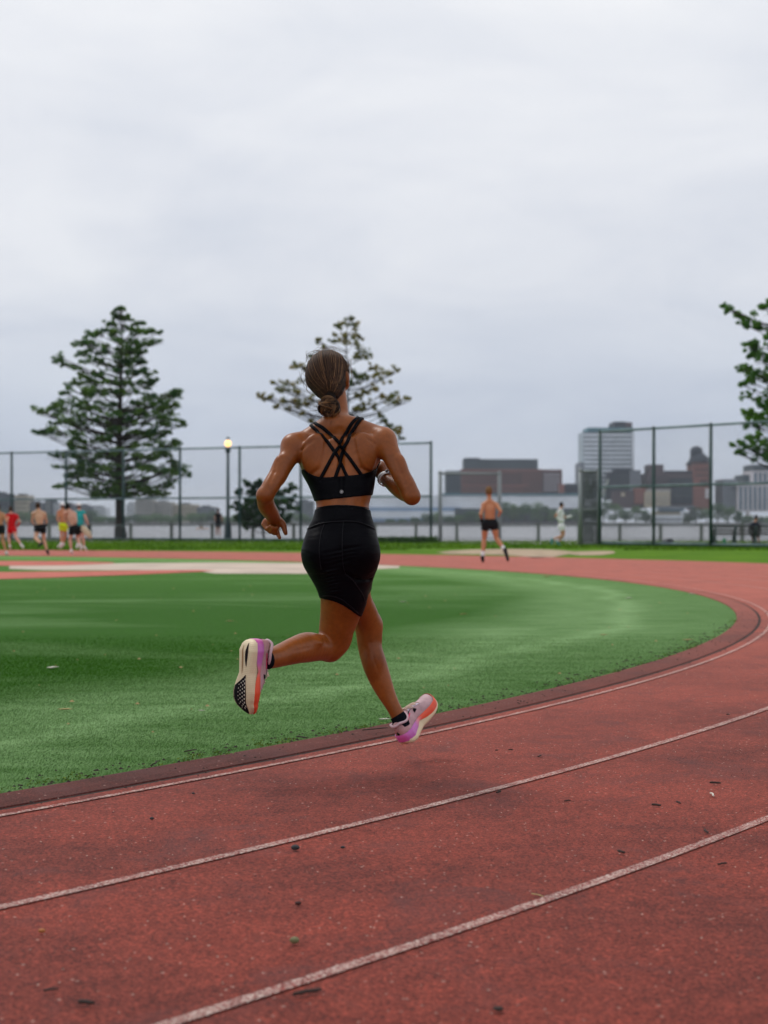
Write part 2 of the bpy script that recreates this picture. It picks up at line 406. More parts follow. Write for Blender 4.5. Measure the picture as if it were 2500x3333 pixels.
# ------------------------------------------------------------------ implicit surfaces for the bodies
class Field:
    def __init__(s, lo, hi, h):
        s.h = h; s.lo = np.array(lo, float)
        s.n = np.ceil((np.array(hi)-s.lo)/h).astype(int)+1
        s.F = np.full(tuple(s.n), 1.0, np.float32)
    def sl(s, lo, hi):
        a = np.maximum(np.floor((np.array(lo)-s.lo)/s.h).astype(int), 0)
        b = np.minimum(np.ceil((np.array(hi)-s.lo)/s.h).astype(int)+1, s.n)
        return a, b
    def coords(s, a, b):
        ax = [s.lo[i]+s.h*np.arange(a[i], b[i], dtype=np.float32) for i in range(3)]
        return ax[0][:, None, None].astype(np.float32), ax[1][None, :, None].astype(np.float32), ax[2][None, None, :].astype(np.float32)
    def add(s, lo, hi, fn, k=0.0, sub=False):
        m = 0.035+k
        a, b = s.sl(np.array(lo)-m, np.array(hi)+m)
        if (b <= a).any(): return
        X, Y, Z = s.coords(a, b)
        d = fn(X, Y, Z).astype(np.float32)
        v = s.F[a[0]:b[0], a[1]:b[1], a[2]:b[2]]
        if sub: v *= -1
        if k > 0:
            hh = np.clip(0.5+0.5*(v-d)/k, 0, 1)
            r = v*(1-hh)+d*hh-k*hh*(1-hh)
        else: r = np.minimum(v, d)
        if sub: r = -r
        s.F[a[0]:b[0], a[1]:b[1], a[2]:b[2]] = r
    def cone(s, a, b, ra, rb, k=0.01):
        a = np.array(a, float); b = np.array(b, float); ab = b-a; L = max(ab@ab, 1e-9)
        def fn(X, Y, Z):
            px, py, pz = X-a[0], Y-a[1], Z-a[2]
            h = np.clip((px*ab[0]+py*ab[1]+pz*ab[2])/L, 0, 1)
            return np.sqrt((px-h*ab[0])**2+(py-h*ab[1])**2+(pz-h*ab[2])**2)-(ra+(rb-ra)*h)
        r = max(ra, rb)
        s.add(np.minimum(a, b)-r, np.maximum(a, b)+r, fn, k)
    def chain(s, pts, k=0.01, sub=4):
        """pts: (x,y,z,r); smooth Catmull-Rom through them"""
        P = np.array(pts, float); n = len(P)
        Q = []
        for i in range(n-1):
            p0 = P[max(i-1, 0)]; p1 = P[i]; p2 = P[i+1]; p3 = P[min(i+2, n-1)]
            for t in np.linspace(0, 1, sub, endpoint=False):
                Q.append(0.5*((2*p1)+(-p0+p2)*t+(2*p0-5*p1+4*p2-p3)*t*t+(-p0+3*p1-3*p2+p3)*t**3))
        Q.append(P[-1]); Q = np.array(Q)
        # hard-union the pieces of one chain, then blend it in
        lo = (Q[:, :3]-Q[:, 3:4]).min(0); hi = (Q[:, :3]+Q[:, 3:4]).max(0)
        def fn(X, Y, Z):
            d = None
            for i in range(len(Q)-1):
                a, b = Q[i, :3], Q[i+1, :3]; ab = b-a; L = max(ab@ab, 1e-9)
                px, py, pz = X-a[0], Y-a[1], Z-a[2]
                h = np.clip((px*ab[0]+py*ab[1]+pz*ab[2])/L, 0, 1)
                e = np.sqrt((px-h*ab[0])**2+(py-h*ab[1])**2+(pz-h*ab[2])**2)-(Q[i, 3]+(Q[i+1, 3]-Q[i, 3])*h)
                d = e if d is None else np.minimum(d, e)
            return d
        s.add(lo, hi, fn, k)
    def ell(s, c, r, k=0.01, rot=None, sub=False):
        c = np.array(c, float); r = np.array(r, float)
        M = np.eye(3) if rot is None else np.array(rot, float)   # rows: local axes
        def fn(X, Y, Z):
            px, py, pz = X-c[0], Y-c[1], Z-c[2]
            u = M[0, 0]*px+M[0, 1]*py+M[0, 2]*pz; v = M[1, 0]*px+M[1, 1]*py+M[1, 2]*pz; w = M[2, 0]*px+M[2, 1]*py+M[2, 2]*pz
            k0 = np.sqrt((u/r[0])**2+(v/r[1])**2+(w/r[2])**2); k1 = np.sqrt((u/r[0]**2)**2+(v/r[1]**2)**2+(w/r[2]**2)**2)
            return k0*(k0-1)/np.maximum(k1, 1e-6)
        rr = r.max()
        s.add(c-rr, c+rr, fn, k, sub)
    def loft(s, rows, k=0.02, p=2.3):
        """rows: (z, cx, cy, rx, ry) sorted by z"""
        A = np.array(sorted(rows), float)
        zz = np.linspace(A[0, 0], A[-1, 0], 200)
        I = [np.interp(zz, A[:, 0], A[:, j]) for j in range(1, 5)]
        ker = np.hanning(17); ker /= ker.sum()
        I = [np.convolve(np.pad(q, 8, 'edge'), ker, 'valid') for q in I]
        def fn(X, Y, Z):
            cx, cy, rx, ry = [np.interp(Z.ravel(), zz, q).astype(np.float32)[None, None, :] for q in I]
            q = ((np.abs(X-cx)/rx)**p+(np.abs(Y-cy)/ry)**p)**(1/p)
            d = (q-1)*np.minimum(rx, ry)
            return np.maximum(d, np.maximum(Z-A[-1, 0], A[0, 0]-Z))
        rx = A[:, 3].max(); ry = A[:, 4].max()
        s.add((A[:, 1].min()-rx, A[:, 2].min()-ry, A[0, 0]), (A[:, 1].max()+rx, A[:, 2].max()+ry, A[-1, 0]), fn, k)
    def val(s, P):
        q = (np.asarray(P, float)-s.lo)/s.h; i = np.clip(np.floor(q).astype(int), 0, s.n-2); f = q-i
        r = 0
        for dx in (0, 1):
            for dy in (0, 1):
                for dz in (0, 1):
                    w = (f[..., 0] if dx else 1-f[..., 0])*(f[..., 1] if dy else 1-f[..., 1])*(f[..., 2] if dz else 1-f[..., 2])
                    r = r+w*s.F[i[..., 0]+dx, i[..., 1]+dy, i[..., 2]+dz]
        return r
    def grad(s, P):
        e = s.h; P = np.asarray(P, float)
        g = np.stack([s.val(P+np.eye(3)[i]*e)-s.val(P-np.eye(3)[i]*e) for i in range(3)], -1)
        return g/np.maximum(np.linalg.norm(g, axis=-1, keepdims=True), 1e-9)
    def snap(s, P, off=0.0, it=8):
        P = np.array(P, float)
        for _ in range(it): P = P-s.grad(P)*np.clip(s.val(P)-off, -0.03, 0.03)[..., None]
        return P
    def mesh(s, name, F=None, smooth_it=2):
        V, Q = surface_nets(s.F if F is None else F, s.lo, s.h)
        if smooth_it: V = relax(V, Q, smooth_it)
        return npmesh(name, V, Q)
def surface_nets(F, lo, h):
    s = F < 0
    c = np.zeros(tuple(np.array(F.shape)-1), np.int8)
    for dx in (0, 1):
        for dy in (0, 1):
            for dz in (0, 1): c += s[dx:F.shape[0]-1+dx, dy:F.shape[1]-1+dy, dz:F.shape[2]-1+dz]
    act = (c > 0) & (c < 8)
    I = np.argwhere(act); idx = np.full(act.shape, -1, np.int32); idx[act] = np.arange(len(I))
    cor = np.array([(x, y, z) for x in (0, 1) for y in (0, 1) for z in (0, 1)])
    val = [F[I[:, 0]+o[0], I[:, 1]+o[1], I[:, 2]+o[2]] for o in cor]
    acc = np.zeros((len(I), 3)); cnt = np.zeros(len(I))
    for a in range(8):
        for b in range(a+1, 8):
            if np.abs(cor[a]-cor[b]).sum() != 1: continue
            m = (val[a] < 0) != (val[b] < 0)
            t = val[a]/np.where(m, val[a]-val[b], 1)
            acc += np.where(m[:, None], cor[a]+t[:, None]*(cor[b]-cor[a]), 0); cnt += m
    V = lo+h*(I+acc/cnt[:, None])
    Q = []
    for ax in range(3):
        s0 = [slice(1, -1)]*3; s1 = [slice(1, -1)]*3
        s0[ax] = slice(0, -1); s1[ax] = slice(1, None)
        A = s[tuple(s0)]; B = s[tuple(s1)]
        E = np.argwhere(A != B); off = np.array([1, 1, 1]); off[ax] = 0; E = E+off
        u, v = [(1, 2), (2, 0), (0, 1)][ax]
        def cell(du, dv):
            q = E.copy(); q[:, u] += du; q[:, v] += dv
            return idx[q[:, 0], q[:, 1], q[:, 2]]
        q = np.stack([cell(-1, -1), cell(0, -1), cell(0, 0), cell(-1, 0)], 1)
        inside = s[E[:, 0], E[:, 1], E[:, 2]]
        q[~inside] = q[~inside][:, ::-1]
        Q.append(q[(q >= 0).all(1)])
    return V, np.concatenate(Q)
def relax(V, Q, it, lam=0.6):
    e = np.concatenate([Q[:, [0, 1]], Q[:, [1, 2]], Q[:, [2, 3]], Q[:, [3, 0]]]); e = np.concatenate([e, e[:, ::-1]])
    cnt = np.bincount(e[:, 0], minlength=len(V)).astype(float); cnt[cnt == 0] = 1
    for i in range(it):
        for l in (lam, -lam*0.9):
            S = np.stack([np.bincount(e[:, 0], V[e[:, 1], j], len(V)) for j in range(3)], 1)/cnt[:, None]
            V = V+l*(S-V)
    return V
def rotz(a):
    c, s_ = math.cos(a), math.sin(a)
    return np.array([[c, s_, 0], [-s_, c, 0], [0, 0, 1]])
# ------------------------------------------------------------------ the woman running in the foreground
DR = 6.75
def U(px, py, d=0.0): return np.array(P3(px, py, DR+d))
def UR(px, py, rpx, d=0.0):
    p = U(px, py, d); return (p[0], p[1], p[2], rpx*(DR+d)/FPX)

def skin_material(name, c1, c2, rough=0.36):
    m = bpy.data.materials.new(name); m.use_nodes = True
    nt = m.node_tree; b = nt.nodes['Principled BSDF']
    tcn = nt.nodes.new('ShaderNodeTexCoord'); pos = tcn.outputs['Object']
    f = noise_n(nt, pos, 5.0, 4, 0.55); f2 = noise_n(nt, pos, 60.0, 3, 0.6)
    c = ramp_n(nt, f, [(0.3, c1), (0.7, c2)])
    c = mix_n(nt, 1.0, c, ramp_n(nt, f2, [(0.3, 0.88), (0.7, 1.1)]), 'MULTIPLY')
    nt.links.new(c, b.inputs['Base Color'])
    b.inputs['Roughness'].default_value = rough; b.inputs['Specular IOR Level'].default_value = 0.30
    b.inputs['Subsurface Weight'].default_value = 0.08; b.inputs['Subsurface Radius'].default_value = (1, 0.3, 0.15); b.inputs['Subsurface Scale'].default_value = 0.01
    bn = nt.nodes.new('ShaderNodeBump'); bn.inputs['Strength'].default_value = 0.12; bn.inputs['Distance'].default_value = 0.002
    nt.links.new(noise_n(nt, pos, 220.0, 2), bn.inputs['Height']); nt.links.new(bn.outputs[0], b.inputs['Normal'])
    return m
M_SKIN = skin_material('tanned_skin', (0.170, 0.043, 0.006), (0.290, 0.082, 0.015))

def fabric_material(name, col, folds=True, axis=(1, 1, 6)):
    m = bpy.data.materials.new(name); m.use_nodes = True
    nt = m.node_tree; b = nt.nodes['Principled BSDF']
    tcn = nt.nodes.new('ShaderNodeTexCoord'); pos = tcn.outputs['Object']
    b.inputs['Base Color'].default_value = (*col, 1); b.inputs['Roughness'].default_value = 0.48
    b.inputs['Specular IOR Level'].default_value = 0.05
    b.inputs['Sheen Weight'].default_value = 0.0; b.inputs['Sheen Roughness'].default_value = 0.4
    f = noise_n(nt, vscale_n(nt, pos, axis), 5.0, 3, 0.5, 0.8)
    bn = nt.nodes.new('ShaderNodeBump'); bn.inputs['Strength'].default_value = 0.4; bn.inputs['Distance'].default_value = 0.012
    nt.links.new(f, bn.inputs['Height'])
    bn2 = nt.nodes.new('ShaderNodeBump'); bn2.inputs['Strength'].default_value = 0.2; bn2.inputs['Distance'].default_value = 0.001
    nt.links.new(noise_n(nt, pos, 500.0, 2), bn2.inputs['Height']); nt.links.new(bn.outputs[0], bn2.inputs['Normal'])
    nt.links.new(bn2.outputs[0], b.inputs['Normal'])
    return m
M_BLACKFAB = fabric_material('black_stretch_fabric', (0.0022, 0.0022, 0.004))
M_STRAPFAB = fabric_material('black_strap_fabric', (0.0022, 0.0022, 0.004), axis=(1, 1, 1))

FH = 0.0042
fb = Field((-0.62, DR-0.45, 0.05), (0.22, DR+0.50, 1.72), FH)
# torso: half-widths read at nine heights
def row(py, xl, xr, d, ry):
    a, b = U(xl, py, d), U(xr, py, d)
    return (a[2], (a[0]+b[0])/2, a[1], (b[0]-a[0])/2, ry)
fb.loft([row(1425, 998, 1212, 0.085, 0.060), row(1450, 975, 1238, 0.075, 0.082), row(1480, 970, 1244, 0.07, 0.095), row(1500, 972, 1239, 0.065, 0.104), row(1522, 978, 1224, 0.06, 0.108),
         row(1545, 988, 1219, 0.06, 0.112), row(1580, 1008, 1215, 0.05, 0.113), row(1615, 1022, 1209, 0.035, 0.102),
         row(1645, 1031, 1200, 0.02, 0.094), row(1680, 1026, 1205, 0.01, 0.098), row(1715, 1008, 1217, 0.005, 0.106),
         row(1755, 994, 1225, 0.0, 0.115), row(1800, 986, 1226, 0.0, 0.114), row(1845, 1000, 1212, 0.01, 0.098), row(1885, 1030, 1192, 0.02, 0.080), row(1920, 1060, 1175, 0.03, 0.06), row(1955, 1080, 1165, 0.04, 0.04), row(1975, 1110, 1130, 0.04, 0.015)], p=2.25)
# buttocks
fb.ell(U(1057, 1798, -0.055), (0.077, 0.080, 0.084), 0.025)
fb.ell(U(1162, 1790, -0.045), (0.076, 0.080, 0.084), 0.025)
fb.cone(U(1108, 1700, -0.105), U(1106, 1790, -0.155), 0.010, 0.016, 0.02) if False else None
# shoulder girdle
fb.chain([UR(1085, 1392, 43, .085), UR(1045, 1408, 39, .085), UR(1003, 1432, 36, .075), UR(955, 1452, 34, .05)], 0.03)
fb.chain([UR(1092, 1388, 43, .085), UR(1140, 1391, 38, .085), UR(1190, 1407, 36, .07), UR(1246, 1428, 36, .03)], 0.03)
# shoulder blades, lats, spinal muscles
fb.ell(U(1030, 1478, -0.004), (0.060, 0.032, 0.082), 0.034, rotz(0.3))
fb.ell(U(1178, 1474, -0.010), (0.060, 0.032, 0.082), 0.034, rotz(-0.3))
fb.chain([UR(1093, 1440, 18, -.005), UR(1094, 1540, 20, -.032), UR(1095, 1640, 20, -.055), UR(1095, 1690, 20, -.065)], 0.022)
fb.chain([UR(1128, 1440, 18, -.005), UR(1130, 1540, 20, -.032), UR(1133, 1640, 20, -.055), UR(1133, 1690, 20, -.065)], 0.022)
# furrow of the spine
sp = [U(1110, 1400, .02), U(1111, 1470, -.034), U(1112, 1560, -.066), U(1114, 1650, -.086)]
for a, b in zip(sp[:-1], sp[1:]):
    fb.add(np.minimum(a, b)-0.012, np.maximum(a, b)+0.012,
           (lambda a=a, b=b: (lambda X, Y, Z: (lambda h: np.sqrt((X-a[0]-h*(b[0]-a[0]))**2+(Y-a[1]-h*(b[1]-a[1]))**2+(Z-a[2]-h*(b[2]-a[2]))**2)-0.007)(
               np.clip(((X-a[0])*(b[0]-a[0])+(Y-a[1])*(b[1]-a[1])+(Z-a[2])*(b[2]-a[2]))/((b-a)@(b-a)), 0, 1))))(), 0.02, sub=True)
# chest
fb.ell(U(1062, 1560, .145), (0.055, 0.048, 0.055), 0.03); fb.ell(U(1165, 1560, .150), (0.055, 0.048, 0.055), 0.03)
FT = fb.F.copy()                                  # trunk alone, for the bra
# neck and head (head turned a little to the right)
fb.chain([UR(1096, 1402, 46, .10), UR(1098, 1360, 38, .118), UR(1096, 1325, 36.5, .135), UR(1088, 1280, 38, .15)], 0.02)
HY = math.radians(-24)
HC = U(1067, 1216, .165)
hx = np.array([math.cos(HY), math.sin(HY), 0]); hy = np.array([-math.sin(HY), math.cos(HY), 0]); hz = np.array([0, 0, 1.0])
HM = np.stack([hx, hy, hz])                       # hx: her right ear, hy: the way she looks
def H_(x, y, z): return HC+hx*x+hy*y+hz*z
fb.ell(H_(0, -0.002, 0.008), (0.070, 0.091, 0.079), 0.02, HM)
fb.ell(H_(0, 0.040, -0.050), (0.055, 0.062, 0.066), 0.025, HM)      # jaw
fb.ell(H_(0, 0.088, -0.098), (0.024, 0.016, 0.014), 0.02, HM)       # chin
fb.ell(H_(0, 0.110, -0.040), (0.013, 0.015, 0.013), 0.008, HM)      # nose
fb.cone(H_(0, 0.094, -0.004), H_(0, 0.108, -0.040), 0.007, 0.010, 0.008)
fb.ell(H_(0, 0.090, -0.070), (0.024, 0.010, 0.006), 0.006, HM)      # lips
fb.ell(H_(0, 0.086, 0.012), (0.048, 0.012, 0.010), 0.015, HM)       # brow
for s_ in (-1, 1):
    fb.ell(H_(s_*0.030, 0.092, -0.008), (0.016, 0.008, 0.009), 0.008, HM, sub=True)
    fb.ell(H_(s_*0.030, 0.082, -0.009), (0.013, 0.010, 0.010), 0.003, HM)
    fb.ell(H_(s_*0.045, 0.066, -0.040), (0.020, 0.022, 0.020), 0.02, HM)
    # ears
    fb.ell(H_(s_*0.085, -0.002, -0.022), (0.012, 0.018, 0.030), 0.006, HM)
    fb.ell(H_(s_*0.084, 0.003, -0.048), (0.008, 0.009, 0.010), 0.005, HM)
# lines between the muscles of the back
def groove(pts, r, k):
    for a, b in zip(pts[:-1], pts[1:]):
        a = np.array(a); b = np.array(b); ab = b-a
        fb.add(np.minimum(a, b)-r, np.maximum(a, b)+r, (lambda a=a, b=b, ab=ab: (lambda X, Y, Z: (lambda h: np.sqrt((X-a[0]-h*ab[0])**2+(Y-a[1]-h*ab[1])**2+(Z-a[2]-h*ab[2])**2)-r)(
            np.clip(((X-a[0])*ab[0]+(Y-a[1])*ab[1]+(Z-a[2])*ab[2])/(ab@ab), 0, 1))))(), k, sub=True)
def ongroove(pxs, r, k, off=0.004):
    g_ = []
    for x, y in pxs:
        t = np.arange(DR-0.30, DR+0.30, 0.003); P = np.stack([(x-1250)*t/FPX, t, 1-(y-HOR)*t/FPX], 1); v = fb.val(P); i = np.argmax(v < 0)
        if v[i] < 0: g_.append(P[i]-np.array([0, off, 0]))
    if len(g_) > 1: groove(g_, r, k)
ongroove([(1062, 1440), (1056, 1480), (1040, 1525), (1012, 1545)], .004, .012)
ongroove([(1150, 1432), (1158, 1475), (1174, 1522), (1205, 1538)], .004, .012)
ongroove([(1020, 1432), (990, 1452), (975, 1480)], .004, .012); ongroove([(1195, 1424), (1220, 1445), (1236, 1478)], .004, .012)
# left arm, elbow drawn back towards the viewer
fb.ell(U(953, 1456, .04), (0.042, 0.048, 0.050), 0.035)
fb.chain([UR(955, 1455, 34, .04), UR(938, 1490, 31.5, .01), UR(906, 1543, 29.5, -.045), UR(880, 1585, 28.5, -.085), UR(863, 1613, 26.5, -.10)], 0.018)
fb.ell(U(910, 1528, -.040), (0.022, 0.026, 0.055), 0.025)            # triceps
fb.chain([UR(861, 1612, 26.5, -.10), UR(867, 1645, 28, -.045), UR(881, 1668, 25.5, .01), UR(891, 1684, 21.5, .05), UR(894, 1694, 20, .065)], 0.012)
# left hand: palm turned back, fingers loosely curled
dh = .075
fb.ell(U(889, 1702, dh+.005), (0.040, 0.018, 0.026), 0.014)
fb.chain([UR(866, 1698, 11, dh+.01), UR(860, 1706, 10, dh+.012)], 0.01)
for (a, b, c) in (((862, 1706, dh+.005, 10.0), (869, 1722, dh-.012, 7.4), (881, 1713, dh-.036, 6.0)),
                  ((871, 1712, dh+.005, 9.6), (880, 1731, dh-.014, 7.8), (889, 1717, dh-.042, 6.4)),
                  ((884, 1714, dh+.004, 9.6), (893, 1735, dh-.012, 8.0), (900, 1719, dh-.038, 6.6)),
                  ((897, 1712, dh+.004, 9.4), (903, 1733, dh-.006, 7.8), (910, 1750, dh-.016, 6.2))):
    fb.chain([UR(a[0], a[1], a[3], a[2]), UR(b[0], b[1], b[3], b[2]), UR(c[0], c[1], c[3], c[2])], 0.0035, 3)
fb.chain([UR(908, 1694, 12, dh-.002), UR(921, 1707, 11, dh-.008), UR(926, 1722, 9, dh-.012), UR(930, 1736, 6.8, dh-.016)], 0.006, 3)
# right arm, elbow out, forearm swung forward
fb.ell(U(1250, 1442, .015), (0.042, 0.048, 0.052), 0.035)
fb.chain([UR(1252, 1440, 37, .01), UR(1278, 1490, 31, -.02), UR(1303, 1540, 29, -.05), UR(1327, 1583, 28.5, -.07), UR(1341, 1617, 27, -.08)], 0.022)
fb.ell(U(1304, 1528, -.050), (0.021, 0.026, 0.055), 0.022)
fb.chain([UR(1340, 1614, 27, -.078), UR(1315, 1600, 30, -.02), UR(1290, 1584, 27, .04), UR(1266, 1566, 21.5, .10), UR(1252, 1556, 20, .13)], 0.012)
# right hand: a loose fist in front of the chest
dh = .165
fb.ell(U(1243, 1533, dh), (0.028, 0.040, 0.040), 0.014)
for i in range(4):
    px, py = 1232+i*8.5, 1507+abs(i-1.2)*3.0
    fb.chain([UR(px+3, py+18, 9, dh+.005), UR(px, py, 8.2, dh+.028), UR(px-4, py+8, 7.6, dh+.055), UR(px-2, py+20, 6.8, dh+.044)], 0.0035, 3)
fb.chain([UR(1236, 1552, 10, dh-.012), UR(1226, 1538, 9, dh-.002), UR(1222, 1522, 7.5, dh+.012), UR(1226, 1510, 6.2, dh+.022)], 0.006, 3)
# left leg: thigh down, shank folded back towards the viewer
legL = [UR(1076, 1815, 82, .0), UR(1104, 1880, 79, .03), UR(1118, 1930, 77, .055), UR(1110, 1985, 67, .08), UR(1097, 2040, 58, .10), UR(1085, 2088, 50, .115), UR(1074, 2110, 43, .12)]
fb.chain(legL, 0.03)
fb.ell(U(1098, 2078, .13), (0.052, 0.052, 0.055), 0.03)
fb.chain([UR(1073, 2112, 41, .12), UR(1040, 2108, 43, .06), UR(1000, 2107, 49, .0), UR(960, 2117, 44, -.07), UR(920, 2131, 38, -.13), UR(893, 2140, 34.5, -.18), UR(866, 2146, 32, -.225), UR(838, 2150, 30, -.26)], 0.015)
fb.ell(U(1000, 2092, -.01), (0.066, 0.030, 0.024), 0.02, rotz(-0.5))     # calf
# right leg: reaching forward
legR = [UR(1152, 1815, 78, .0), UR(1154, 1885, 56, .10), UR(1163, 1945, 45, .19), UR(1183, 1992, 44, .255), UR(1200, 2035, 44, .30)]
fb.chain(legR, 0.03)
fb.chain([UR(1200, 2032, 43, .30), UR(1202, 2066, 42.5, .302), UR(1205, 2110, 39, .305), UR(1219, 2160, 39.5, .305), UR(1237, 2210, 36, .30), UR(1258, 2258, 29, .295), UR(1279, 2298, 23.5, .285), UR(1298, 2335, 23, .28), UR(1308, 2362, 22, .28)], 0.015)
fb.ell(U(1215, 2150, .275), (0.038, 0.034, 0.075), 0.02, None)
fb.ell(U(1216, 2042, .335), (0.036, 0.030, 0.042), 0.02)                 # kneecap

ongroove([(902, 1500), (893, 1535), (880, 1568)], .003, .010); ongroove([(1290, 1500), (1306, 1540), (1320, 1575)], .003, .010)
ongroove([(1045, 2100), (1005, 2108), (960, 2118)], .003, .007, .006); ongroove([(1205, 2090), (1216, 2140), (1234, 2190)], .003, .007, .006)
ongroove([(1125, 1868), (1160, 1886), (1205, 1884)], .004, .022, .006)
runner = tag(empty('person', (float(U(1140, 0)[0]), DR+.15, 0.0)),
    'woman running in black strappy sports bra and black shorts, hair in a low bun', 'person')
body = put(obj('body', fb.mesh('body'), M_SKIN), runner)
M_EYE = mat('eye_white', (0.7, 0.68, 0.64), 0.2, 0.5); M_IRIS = mat('brown_iris', (0.03, 0.015, 0.008), 0.15, 0.5); M_LIP = mat('lips', (0.30, 0.07, 0.05), 0.45); M_BROW = mat('eyebrow_hair', (0.02, 0.01, 0.006), 0.8)
for s_ in (-1, 1):
    ec = H_(s_*0.030, 0.0760, -0.009)
    eye = put(obj('eye', MB().ball(ec, 0.0125, 16, 10).mesh('eye', True), M_EYE), body)
    put(obj('iris', MB().ball(ec+hy*0.0085, (0.0058, 0.0052, 0.0058), 12, 8).mesh('iris', True), M_IRIS), eye)
    bp_ = fb.snap(np.array([H_(s_*x_, y_, z_) for x_, y_, z_ in ((.014, .100, .008), (.024, .100, .013), (.036, .094, .014), (.048, .084, .008))]), 0.0005)
    put(obj('eyebrow', MB().tube(bp_, [.0022, .0030, .0026, .0010], 6).mesh('eyebrow', True), M_BROW), body)
lp_ = fb.snap(np.array([H_(x_, .104, -.070+z_) for x_, z_ in ((-.023, -.001), (-.012, .0025), (0, .0015), (.012, .0025), (.023, -.001))]), 0.0002)
put(obj('lips', MB().tube(lp_, [.0012, .0038, .0042, .0038, .0012], 8).tube(lp_-hz*0.0055, [.0012, .0036, .0046, .0036, .0012], 8).mesh('lips', True), M_LIP), body)

# ---- shorts
X, Y, Z = fb.coords(np.zeros(3, int), fb.n)
def half(p, n, X=X, Y=Y, Z=Z):
    n = np.array(n, float); n /= np.linalg.norm(n)
    return n[0]*(X-p[0])+n[1]*(Y-p[1])+n[2]*(Z-p[2])
def clothfield(base, off, reg): return np.maximum(base-off, reg).astype(np.float32)
# waistband plane rises in the middle of the back and drops to the sides
wl, wr = U(1023, 1664), U(1209, 1664); wc = U(1113, 1644)
uu = np.clip((X-wc[0])/((wr[0]-wl[0])/2), -1.4, 1.4)
top = Z-(wc[2]-0.020*np.abs(uu)**2.2)
crotch = U(1110, 1905)[2]
reg_p = np.maximum(top, np.abs(X-wc[0])-0.182)
def thigh_reg(leg, hem_p, hem_n, rad):
    a = np.array(leg[0][:3]); b = np.array(leg[4][:3] if len(leg) > 5 else leg[3][:3]); ab = b-a
    h = np.clip(((X-a[0])*ab[0]+(Y-a[1])*ab[1]+(Z-a[2])*ab[2])/(ab@ab), 0, 1)
    d = np.sqrt((X-a[0]-h*ab[0])**2+(Y-a[1]-h*ab[1])**2+(Z-a[2]-h*ab[2])**2)-rad
    return np.maximum(np.maximum(d, -half(hem_p, hem_n)), Z-(crotch+0.03))
hL0, hL1 = U(1047, 1945, .03), U(1165, 2003, .03)
ax = hL1-hL0; nL = np.cross(ax, np.array([0, 1, 0.25])); nL = nL if nL[2] > 0 else -nL
hR0, hR1 = U(1140, 1955, .17), U(1203, 1914, .17)
hR0 = hR1 = U(1201, 1920, .14); nR = np.array([-.10, -.42, .90])
def legdist(leg):
    a = np.array(leg[1][:3]); b = np.array(leg[-1][:3]); ab = b-a
    h = np.clip(((X-a[0])*ab[0]+(Y-a[1])*ab[1]+(Z-a[2])*ab[2])/(ab@ab), 0, 1)
    return np.sqrt((X-a[0]-h*ab[0])**2+(Y-a[1]-h*ab[1])**2+(Z-a[2]-h*ab[2])**2)-(leg[1][3]*(1-h)+leg[-1][3]*h)
reg = np.maximum(reg_p, np.where(legdist(legL) < legdist(legR), -half((hL0+hL1)/2, nL)+0.026*np.clip(1-((X-(hL0[0]+hL1[0])/2)/(abs(hL1[0]-hL0[0])/2))**2, -1, 1), -half((hR0+hR1)/2, nR)))
# wide waistband panel sits proud; tension folds below the seat
folds = np.zeros_like(fb.F)
def fold(a, b, depth, wid):
    a = np.array(a); b = np.array(b); ab = b-a
    h = np.clip(((X-a[0])*ab[0]+(Z-a[2])*ab[2])/(ab[0]**2+ab[2]**2), 0, 1)
    d = np.sqrt((X-a[0]-h*ab[0])**2+(Z-a[2]-h*ab[2])**2)
    return depth*np.exp(-(d/wid)**2)*(Y < DR+.1)*(0.35+0.65*np.sin(np.pi*np.clip(h, 0.02, 0.98)))
fl = 0
for k in range(7):
    y0 = 1856+k*11.5
    fl = fl+fold(U(1050+k*2, y0+6), U(1102+k*1, y0-4), 0.0075, 0.0042)
for k in range(4):
    y0 = 1772+k*13
    fl = fl-fold(U(1052+k*6, y0+28), U(1190-k*8, y0+2), 0.0045, 0.0045)
for (x0, y0, x1, y1) in ((1010, 1722, 1075, 1700), (1075, 1700, 1160, 1702), (1160, 1702, 1218, 1724)):
    fl = fl-fold(U(x0, y0), U(x1, y1), 0.0035, 0.005)
fl = fl-fold(U(1054, 1712), U(1044, 1830), 0.0018, 0.004)
SH = clothfield(fb.F, 0.0045+fl, reg)
shorts = put(obj('shorts', fb.mesh('shorts', SH, 1), M_BLACKFAB), runner)
tag(shorts, 'tight black high-waisted shorts')
# ---- bra band
b0, b1 = U(1008, 1560), U(1228, 1541)
bl0, bl1 = U(1021, 1632), U(1218, 1611)
def plane_z(p, q): return lambda: p[2]+(q[2]-p[2])*(X-p[0])/(q[0]-p[0])
zt = plane_z(b0, b1)(); zb = plane_z(bl0, bl1)()
tor_lim = np.abs(X-(b0[0]+b1[0])/2)-0.17
frontrise = 0.07*np.clip((Y-(DR+0.06))/0.10, 0, 1)**1.2
sidecurve = 0.02*np.clip(np.abs(X-(b0[0]+b1[0])/2)/0.13, 0, 1.2)**4
BR = clothfield(FT, 0.0045, np.maximum(np.maximum(Z-(zt+frontrise+sidecurve), zb-Z), tor_lim))
bra = put(obj('sports_bra', fb.mesh('sports_bra', BR, 1), M_BLACKFAB), runner)
tag(bra, 'black sports bra with four crossing back straps')

